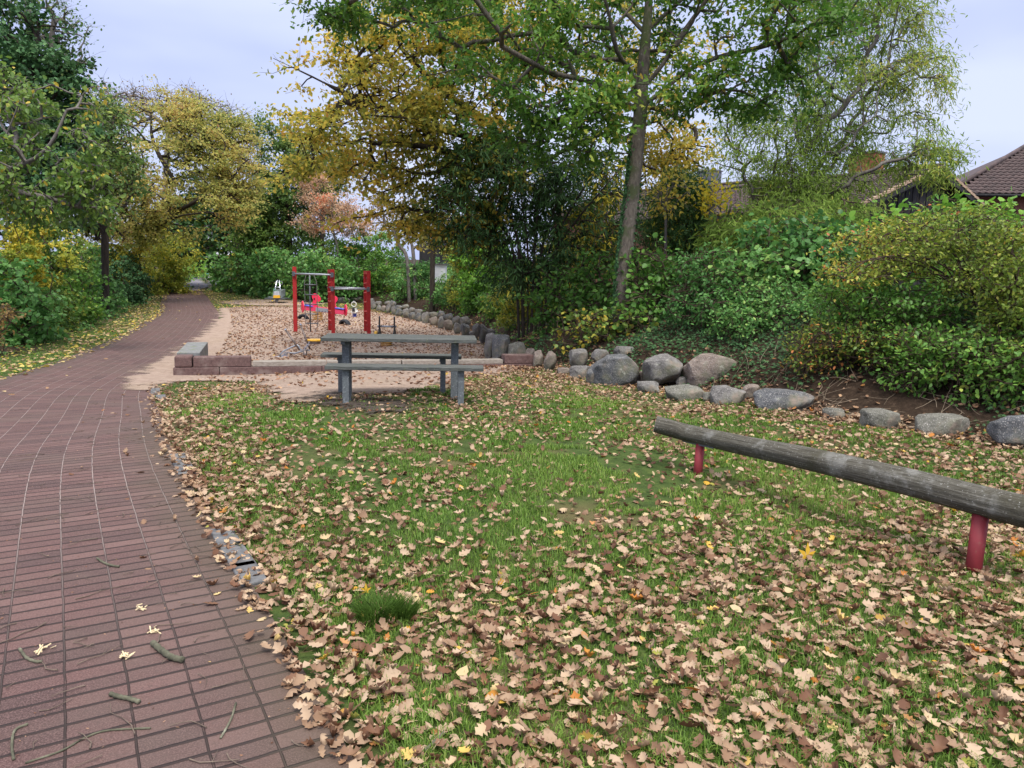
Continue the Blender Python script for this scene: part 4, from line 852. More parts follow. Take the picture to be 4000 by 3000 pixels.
# the oak in front: one clean trunk forking at half height
tr = smooth_tr(tpath(2425, 12.2, (2432, 1130, 12.2), (2450, 950, 12.2), (2470, 750, 12.2), (2495, 480, 12.2), (2505, 350, 12.2), (2520, 200, 12.2), (2535, 20, 12.2), (2550, -220, 12.2), (2560, -600, 12.2)))
br = [[(2500, 390, 12.2), (2470, 290, 12.), (2410, 200, 11.6), (2380, 60, 11.3), (2330, -120, 11)],
      [(2508, 350, 12.2), (2590, 250, 12.1), (2680, 110, 12.), (2760, 0, 11.8), (2850, -150, 11.6)],
      [(2500, 420, 12.2), (2570, 370, 12.2), (2680, 280, 12.1), (2800, 225, 11.9), (2950, 190, 11.7), (3080, 150, 11.4)],
      [(2496, 440, 12.2), (2400, 360, 11.9), (2290, 315, 11.5), (2150, 280, 11.1), (1960, 180, 10.6)],
      [(2495, 470, 12.2), (2380, 455, 12.6), (2250, 480, 13.), (2120, 560, 13.2)],
      [(2520, 130, 12.2), (2420, 30, 12.4), (2250, -80, 12.2), (2000, -160, 12)],
      [(2525, 120, 12.2), (2640, 20, 12.8), (2800, -120, 13), (3050, -180, 13)]]
oak = woody('oak_tree', 'tall green oak with one straight ivy streaked trunk rising from the bank', 'tree', tr[0], [tr]+[smooth_tr([P(*p) for p in b], 3) for b in br],
      [(1500, -60, 11.2, 380, 160, 1.8), (1900, 110, 11, 420, 200, 2), (2180, 330, 11.4, 260, 200, 1.6), (2200, 560, 12.4, 230, 90, 1.2), (2400, 0, 12, 420, 260, 2.5), (2850, 120, 12, 380, 230, 2), (3150, 60, 11.6, 240, 260, 1.6),
       (3000, 330, 12, 150, 120, 1.2), (2700, 330, 12, 180, 120, 1.2), (1290, -20, 11, 110, 80, .8), (2380, 400, 11.4, 100, 110, .8), (2300, 480, 11.6, 150, 80, .9), (2000, 450, 11.6, 200, 90, 1.2), (1700, -250, 12, 500, 250, 2.5), (2500, -400, 13, 700, 300, 3), (3200, -200, 13, 350, 220, 2)],
      L_OAK, BARK_OAK, leaf='oak', size=.13, cover=2.7, ncl=560, seed=3, cr=.34, r0=.165, rtip=.006, seg=.45, bias=.18, gap=.4, gfreq=1.3, sides=10, twigs=4, pipe=.6, limb=.045)
for c in oak.children:
    if c.name.startswith('trunk'): trunk_obj = c
# trunk of the oak as its own smooth tapered bole so that the foot flares
bole = smooth_tr(tpath(2425, 12.2, (2430, 1180, 12.2), (2436, 1050, 12.2), (2455, 880, 12.2), (2472, 740, 12.2), (2486, 600, 12.2), (2500, 450, 12.2), (2507, 340, 12.2), (2518, 200, 12.2), (2530, 60, 12.2), (2545, -140, 12.2), (2555, -420, 12.2)), 6)
s = np.linspace(0, 1, len(bole)); rad = np.interp(s, [0, .04, .1, .38, .62, .72, .85, 1], [.25, .20, .165, .15, .138, .115, .08, .03])
v, f = tube_np([bole], [rad], 24); v = v+.006*np.sin(v[:, 2:3]*31+v[:, 0:1]*40); o = link('bole', mesh_np('bole', v, f, smooth=True), BARK_OAK, oak)
ivp = []; r2 = np.random.default_rng(5)
for k in range(1500):
    t = r2.uniform(0, .52); i = t*(len(bole)-1); c = bole[int(i)]*(1-i % 1)+bole[min(int(i)+1, len(bole)-1)]*(i % 1); a = math.pi+r2.normal()*.32+.15; R_ = np.interp(t, s, rad)+.01
    if r2.uniform() > (.95 if t < .45 else .4): continue
    ivp.append(c+np.array([math.cos(a)*R_, math.sin(a)*R_, 0]))
for k in range(500):
    t = r2.uniform(.05, .4); i = t*(len(bole)-1); c = bole[int(i)]; a = -.1+r2.normal()*.3; R_ = np.interp(t, s, rad)+.01; ivp.append(c+np.array([math.cos(a)*R_, math.sin(a)*R_, 0]))
ivp = np.array(ivp); nn = len(ivp); d_ = ivp*0; d_[:, 2] = -1; up = np.column_stack([r2.normal(size=nn)*.5-.8, r2.normal(size=nn)*.6-.5, r2.normal(size=nn)*.3])
link('climbing_ivy', leaf_mesh('climbing_ivy', TPL['round'], ivp, rots(d_, up, r2, .35), r2.uniform(.035, .07, nn), np.clip(r2.normal(.4, .2, nn), 0, 1)), L_IVY, oak)

DK = 1.0
# the wide yellowing oak behind
tr = smooth_tr(tpath(2050, 21, (2052, 900, 21), (2050, 700, 21), (2058, 560, 21), (2064, 420, 21), (2070, 250, 21), (2075, 60, 21)))
br = [[(2050, 640, 21), (1900, 560, 20.5), (1700, 500, 20), (1500, 455, 19.5), (1350, 420, 19)], [(2055, 600, 21), (1900, 480, 20.8), (1700, 330, 20.4), (1560, 180, 20)], [(2050, 700, 21), (1850, 620, 20), (1640, 570, 19.4), (1450, 560, 19)],
      [(2050, 720, 21), (1900, 680, 21.5), (1700, 640, 21.8), (1500, 700, 22)], [(2055, 520, 21), (2300, 430, 22), (2550, 420, 22.5), (2680, 480, 22.6)], [(2060, 480, 21), (1950, 300, 21.6), (1850, 100, 22)],
      [(1560, 450, 19.6), (1380, 380, 19.3), (1220, 300, 19), (1068, 228, 18.8)], [(2050, 690, 21), (2250, 560, 20.6), (2450, 500, 20.4)]]
woody('oak_tree', 'wide spreading oak with yellow autumn leaves and long dark limbs reaching left', 'tree', tr[0], [tr]+[smooth_tr([P(*p) for p in b], 3) for b in br],
      [(1450, 480, 19.5, 270, 190, 2), (1620, 280, 20, 250, 220, 2.2), (1330, 640, 19.4, 220, 120, 1.6), (1700, 560, 20, 300, 200, 2.2), (1550, 780, 20.5, 260, 110, 1.6), (1850, 300, 21, 260, 260, 2.4), (1780, 850, 21, 180, 90, 1.5),
       (1450, 180, 20, 120, 150, 1.2), (1200, 480, 19, 90, 70, .8), (1850, 700, 21, 200, 120, 2), (2620, 380, 22, 170, 260, 1.8), (2560, 620, 22, 160, 110, 1.5), (2690, 600, 22, 90, 80, 1), (1700, 60, 21, 300, 150, 2), (2200, 120, 22, 400, 260, 3), (1880, 950, 21, 100, 60, 1), (1350, 230, 19.6, 60, 110, .6), (1450, 850, 20, 170, 80, 1.2), (1640, 900, 20.5, 150, 60, 1), (1150, 290, 19, 60, 50, .5), (1200, 620, 19, 80, 80, .8)],
      L_YEL, BARK, leaf='oval', size=.125, cover=2.5, ncl=760, seed=8, cr=.45, r0=.19, rtip=.008, seg=.6, bias=.15, gap=.4, gfreq=1.2, sides=8, layer=.35, twigs=3, pipe=.6, limb=.085)
# thin leader shoots against the sky
# left background trees
DK = 1.0
woody('tree', 'tall dark ivy clad tree at the upper left corner', 'tree', foot(60, 27), [smooth_tr(tpath(60, 27, (80, 900, 27), (110, 600, 27), (130, 350, 27), (150, 100, 27)))],
      [(120, 330, 27, 190, 150, 2), (60, 520, 27, 200, 200, 2), (40, 150, 27, 220, 160, 2), (200, 700, 27, 170, 200, 2), (250, 480, 28, 100, 130, 1.3), (0, 300, 27, 200, 200, 2), (60, 800, 27, 200, 160, 2)], L_IVY, BARK, leaf='round', size=.15, cover=4.2, ncl=300, seed=11, cr=.5, r0=.28, gap=.3, gfreq=1.1)
woody('tree', 'thin airy grey green crown poking out of the ivy clad tree top left', 'tree', foot(170, 28), [smooth_tr(tpath(170, 28, (180, 900, 28), (190, 500, 28), (200, 200, 28), (210, 60, 28)))],
      [(170, 60, 28, 110, 90, 1.5), (290, 250, 28, 60, 110, 1), (230, 130, 28, 90, 100, 1.2), (310, 330, 28, 45, 60, .8), (340, 480, 29, 60, 80, .8)], L_FAR, BARK_GREY, leaf='oval', size=.12, cover=.9, ncl=150, seed=12, cr=.4, r0=.14, gap=.3, twigs=4)
DK = 1.09
woody('walnut_tree', 'light green walnut with large yellowing leaves hanging over the left hedge', 'tree', foot(-80, 16), [smooth_tr(tpath(-80, 16, (-60, 900, 16), (-40, 700, 16), (0, 560, 16))), smooth_tr([P(-40, 680, 16), P(100, 640, 15.6), P(200, 560, 15.4), P(260, 430, 15.4)], 3), smooth_tr([P(-50, 740, 16), P(120, 760, 15.6), P(280, 800, 15.4)], 3)],
      [(230, 420, 15.5, 110, 130, 1), (270, 600, 15.5, 120, 130, 1), (60, 420, 16, 120, 90, 1), (60, 640, 15.6, 140, 120, 1.2), (200, 740, 15.5, 170, 110, 1), (330, 700, 15.5, 70, 90, .7), (20, 300, 16, 60, 60, .6), (380, 830, 15.6, 60, 70, .6), (120, 820, 16, 130, 60, 1)], L_WAL, BARK_GREY, leaf='oval', size=.125, cover=2.6, ncl=230, seed=13, cr=.28, r0=.09, droop=.55, gap=.4, gfreq=2, twigs=4)
DK = 1.36
woody('tree', 'dark leaning ivy wrapped trunk with sparse leaves left of the path', 'tree', foot(450, 25), [smooth_tr(tpath(450, 25, (395, 970, 25), (340, 880, 25), (300, 820, 25), (255, 770, 25), (180, 680, 25))), smooth_tr([P(375, 940, 25), (P(400, 860, 25)), P(410, 780, 25), P(440, 720, 25)], 3), smooth_tr([P(345, 890, 25), P(280, 860, 25), P(230, 870, 25)], 3)],
      [(250, 760, 25, 150, 80, 1.2), (430, 740, 25, 80, 80, 1), (330, 880, 25, 100, 60, 1), (430, 900, 26, 90, 60, 1)], L_AUT, BARK, leaf='oval', size=.11, cover=1.1, ncl=110, seed=14, cr=.35, r0=.16, gap=.4, twigs=3)
DK = 1.13
tr = smooth_tr(tpath(560, 38, (545, 1020, 38), (560, 960, 38), (590, 900, 38), (650, 840, 38), (700, 700, 38), (720, 560, 38)))
br = [[(555, 980, 38), (540, 900, 37), (500, 840, 36), (470, 760, 36)], [(600, 880, 38), (560, 760, 38), (520, 620, 38), (500, 500, 38)], [(640, 850, 38), (760, 790, 37), (880, 720, 36), (950, 640, 36)], [(580, 920, 38), (680, 850, 36.5), (800, 830, 35.5)], [(690, 720, 38), (600, 560, 38), (590, 440, 38)], [(705, 650, 38), (800, 560, 38), (860, 460, 38)]]
woody('hornbeam_tree', 'broad round tree with yellow green autumn leaves arching over the path', 'tree', tr[0], [tr]+[smooth_tr([P(*p) for p in b], 3) for b in br],
      [(560, 540, 38, 200, 130, 3), (760, 520, 38, 180, 120, 3), (640, 660, 37, 250, 130, 3.5), (860, 620, 37, 150, 120, 2.5), (930, 700, 37, 90, 110, 2), (700, 780, 36, 230, 80, 3), (880, 800, 36, 110, 90, 2), (520, 840, 36, 110, 70, 2), (470, 720, 37, 90, 110, 2), (640, 440, 38, 130, 70, 2), (760, 900, 36.5, 90, 45, 2), (900, 520, 38, 90, 70, 2), (560, 900, 36, 90, 50, 1.5)],
      L_AUT, BARK, leaf='oval', size=.155, cover=2.8, ncl=640, seed=15, cr=.62, r0=.24, rtip=.012, seg=.8, gap=.35, gfreq=.8, layer=.3, twigs=3, pipe=.55, limb=.12)
DK = 1.18
woody('tree', 'nearly bare twiggy treetop behind the round yellow green tree', 'tree', foot(640, 46), [smooth_tr(tpath(640, 46, (640, 900, 46), (650, 650, 46), (660, 500, 46)))],
      [(480, 430, 46, 130, 70, 3), (640, 400, 46, 160, 50, 3), (800, 450, 46, 120, 70, 3), (900, 540, 46, 90, 90, 2), (400, 380, 46, 60, 50, 2)], L_BRN, BARK_GREY, leaf='oval', size=.13, cover=.55, ncl=330, seed=16, cr=.7, r0=.2, rtip=.014, seg=.9, gap=.2, twigs=5, bare=.25)
DK = 1.0
woody('tree', 'dark olive tree behind the left shrubs, between ivy tree and yellow green tree', 'tree', foot(400, 33), [smooth_tr(tpath(400, 33, (410, 900, 33), (420, 700, 33), (430, 560, 33)))],
      [(400, 560, 33, 110, 130, 2), (440, 680, 33, 90, 110, 2), (330, 760, 33, 110, 130, 2), (420, 440, 33, 60, 60, 1)], L_FAR, BARK, leaf='oval', size=.16, cover=3.6, ncl=220, seed=17, cr=.5, r0=.16, gap=.25, twigs=3)
woody('tree', 'very dark green tree shading the far end of the brick path', 'tree', foot(680, 62), [smooth_tr(tpath(680, 62, (700, 1000, 62), (720, 900, 62), (740, 800, 62)))],
      [(760, 900, 58, 150, 90, 5), (900, 860, 58, 130, 110, 5), (960, 960, 58, 110, 60, 4), (640, 960, 60, 100, 90, 4), (820, 780, 58, 150, 90, 4), (880, 990, 56, 60, 40, 3), (1040, 880, 58, 110, 120, 4), (760, 975, 56, 70, 30, 3)], L_DARK, BARK, leaf='round', size=.3, cover=4.5, ncl=330, seed=18, cr=1.0, r0=.35, seg=1.2)
DK = 1.1
woody('tree', 'bluish green tree with rusty tinged top right of the path tunnel', 'tree', foot(1130, 48), [smooth_tr(tpath(1130, 48, (1130, 900, 48), (1120, 750, 48), (1110, 620, 48)))],
      [(1080, 640, 48, 80, 110, 2), (1180, 640, 48, 100, 120, 2), (1020, 780, 48, 90, 120, 2), (1150, 800, 48, 120, 140, 2.5), (1060, 900, 48, 110, 100, 2), (1240, 760, 48, 90, 130, 2), (1060, 540, 48, 60, 60, 1), (1190, 960, 48, 120, 80, 2)], L_FAR, BARK, leaf='oval', size=.2, cover=4, ncl=330, seed=19, cr=.7, r0=.2, gap=.2, twigs=3)
DK = 1.22
woody('tree', 'orange tinged crown behind the left side of the wide yellow oak', 'tree', foot(1250, 42), [smooth_tr(tpath(1250, 42, (1260, 900, 42), (1270, 700, 42)))],
      [(1230, 600, 42, 90, 80, 2), (1330, 620, 42, 110, 110, 2), (1240, 700, 42, 70, 60, 2)], L_AUT, BARK, leaf='oval', size=.16, cover=1.6, ncl=140, seed=20, cr=.6, r0=.15, gap=.3)
DK = 1.33
woody('tree', 'dry pinkish brown leaved small tree behind the climbing frame', 'tree', foot(1330, 36), [smooth_tr(tpath(1330, 36, (1320, 980, 36), (1300, 900, 36)))],
      [(1220, 740, 36, 60, 75, 1), (1290, 830, 36, 90, 80, 1.2), (1240, 860, 36, 70, 50, 1), (1380, 880, 36, 70, 50, 1), (1330, 770, 36, 80, 50, 1)], L_PINK, BARK_GREY, leaf='oval', size=.12, cover=2.4, ncl=190, seed=21, cr=.4, r0=.08, gap=.3, twigs=3)
DK = 1.2
for i, (lab, x, pts, bl) in enumerate([
    ('slender pale forked trunk with orange leaves under the yellow oak', 1600, [(1590, 1010, 34), (1560, 960, 34), (1535, 900, 34), (1500, 870, 34)], [(1500, 830, 34, 70, 60, 1), (1600, 830, 34, 70, 50, 1)]),
    ('pale curved trunk with orange leaves right of the slender forked trunk', 1625, [(1615, 1000, 34), (1600, 930, 34), (1570, 890, 34), (1540, 880, 34)], [(1570, 880, 34, 60, 40, 1), (1660, 930, 34, 50, 40, 1)]),
    ('dark thick trunk with orange leaves at the left of the bank shrubs', 1690, [(1690, 1000, 30), (1695, 930, 30), (1710, 880, 30), (1720, 820, 30)], [(1680, 840, 30, 70, 60, 1), (1760, 900, 30, 60, 50, 1), (1640, 900, 30, 60, 30, 1)])]):
    woody('small_tree', lab, 'tree', foot(x, pts[0][2]), [smooth_tr(tpath(x, pts[0][2], *pts))], bl, L_AUT if i else L_BRN, BARK_GREY if i < 2 else BARK, leaf='oval', size=.12, cover=1.0, ncl=50, seed=22+i, cr=.35, r0=[.10, .10, .13][i], gap=.3)
DK = 1.0
# corkscrew willow
tr = smooth_tr(tpath(3150, 24, (3150, 900, 24), (3155, 700, 24), (3145, 560, 24), (3165, 420, 24), (3150, 280, 24), (3170, 100, 24), (3180, -100, 24)))
brw = [[(3030, 950, 24), (3035, 760, 24), (3025, 600, 24), (3045, 450, 24), (3030, 330, 24), (3050, 150, 24)], [(3100, 900, 24), (3105, 760, 23.6), (3085, 640, 23.5), (3110, 520, 23.5), (3090, 400, 23.5)],
       [(3155, 760, 24), (3250, 640, 23.5), (3330, 540, 23), (3420, 430, 23), (3470, 250, 23)], [(3150, 690, 24), (3280, 560, 24.5), (3350, 440, 24.8), (3430, 300, 25), (3480, 100, 25)], [(3160, 820, 24), (3300, 720, 23.4), (3450, 640, 23), (3600, 600, 23)],
       [(3150, 600, 24), (3220, 480, 24), (3330, 380, 24), (3400, 200, 24), (3440, 20, 24)], [(3020, 900, 24), (2940, 760, 24), (2900, 650, 24), (2870, 580, 24)]]
def wig(ch, a, seed):
    r = np.random.default_rng(seed); t = np.linspace(0, 1, len(ch)); ch = ch.copy(); ch[:, 0] += a*np.sin(t*26+r.uniform(0, 6)); ch[:, 1] += a*np.cos(t*21+r.uniform(0, 6)); return ch
woody('willow_tree', 'tall corkscrew willow with twisted stems and narrow light green leaves', 'tree', tr[0], [wig(tr, .06, 1)]+[wig(smooth_tr([P(*p) for p in b], 6), .09, k) for k, b in enumerate(brw)],
      [(3350, 150, 24, 230, 200, 2.2), (3500, 100, 24, 130, 200, 1.4), (3560, 330, 24, 120, 150, 1.4), (3300, 420, 24, 220, 150, 2), (3450, 560, 23.5, 220, 110, 1.8), (3600, 620, 23, 130, 80, 1.2), (3050, 600, 24, 170, 140, 1.8), (2900, 580, 24, 110, 110, 1.2), (3080, 380, 24, 150, 110, 1.5), (3400, -100, 24, 260, 150, 2), (3170, 680, 24, 150, 120, 1.5), (2860, 470, 24, 70, 60, .8), (3100, 760, 24, 130, 80, 1.5), (3680, 640, 23, 60, 60, .8), (3300, 750, 23.5, 160, 60, 1.5)],
      L_WIL, BARK_GREY, leaf='lance', size=.16, cover=2.6, ncl=560, seed=30, cr=.5, r0=.10, rtip=.007, seg=.4, wob=.3, gap=.3, gfreq=1.4, twigs=3, droop=.5, curly=.05, layer=.8)
DK = 1.36
# dark drooping shrub-tree in the middle
tr0 = [smooth_tr([foot(2080+dx*.35, 15)-[0, 0, .1], P(2080+dx*.6, 1000, 15), P(2085+dx*1.2, 860, 15-.002*dx), P(2090+dx*2.0, 720, 15-.004*dx), P(2100+dx*2.4, 640, 15)], 4) for dx in (-120, -75, -30, 10, 55, 100, 140)]
woody('cherry_laurel', 'large dark shrub with long drooping leaves and fanning black stems', 'shrub', foot(2080, 15), tr0,
      [(1880, 640, 14.6, 150, 110, 1.2), (2050, 700, 15, 200, 110, 1.5), (1830, 790, 14.6, 130, 120, 1), (2250, 720, 15.2, 200, 110, 1.5), (2380, 860, 15.4, 120, 130, 1), (1960, 560, 15, 130, 60, 1), (2200, 900, 15.4, 160, 110, 1.2), (1830, 900, 14.6, 90, 60, .7), (2330, 650, 15.2, 120, 70, 1), (2000, 840, 15.6, 160, 110, 1), (2260, 1000, 15.8, 150, 80, 1), (2080, 960, 15.2, 170, 110, 1), (1980, 1040, 15.2, 120, 80, .8), (2160, 1090, 15.4, 160, 70, .9), (2420, 980, 15.4, 90, 90, .7)],
      L_DARK, BARK, leaf='lance', size=.19, cover=3.2, ncl=620, seed=31, cr=.36, r0=.05, rtip=.006, seg=.35, droop=.6, gap=.25, gfreq=1.6, twigs=4, names=('stems', 'foliage'), bias=.1)
DK = 1.0
# columnar conifer
woody('conifer', 'dark green columnar conifer standing in front of the farther house', 'tree', foot(2650, 18), [smooth_tr(tpath(2650, 18, (2650, 1000, 18), (2650, 850, 18), (2655, 720, 18)))],
      [(2650, 960, 18, 150, 160, .9), (2645, 820, 18, 120, 120, .8), (2660, 740, 18, 80, 60, .5), (2600, 1050, 18, 120, 100, .8), (2720, 1030, 18, 100, 110, .7), (2720, 730, 18, 35, 45, .3)], L_DARK, BARK, leaf='lance', size=.12, cover=7, ncl=330, seed=32, cr=.22, r0=.08, shell=.9, layer=1.2)
woody('tree', 'small yellow leaved sprays crossing the top of the dark conifer', 'tree', foot(2600, 17), [smooth_tr(tpath(2600, 17, (2600, 950, 17), (2600, 800, 17), (2610, 720, 17)))],
      [(2620, 740, 16.8, 90, 60, .5), (2590, 800, 16.8, 40, 60, .4)], L_YEL, BARK_GREY, leaf='oval', size=.1, cover=1.6, ncl=40, seed=33, cr=.25, r0=.03)
woody('tree', 'slender bright yellow shrub between the conifer and the willow', 'shrub', foot(2800, 17), [smooth_tr(tpath(2800, 17, (2800, 1000, 17), (2800, 850, 17)))], [(2800, 830, 17, 50, 90, .5), (2780, 760, 17, 40, 50, .4), (2850, 880, 17, 40, 50, .4)], L_YELB, BARK_GREY, leaf='oval', size=.1, cover=2.2, ncl=60, seed=34, cr=.22, r0=.03)

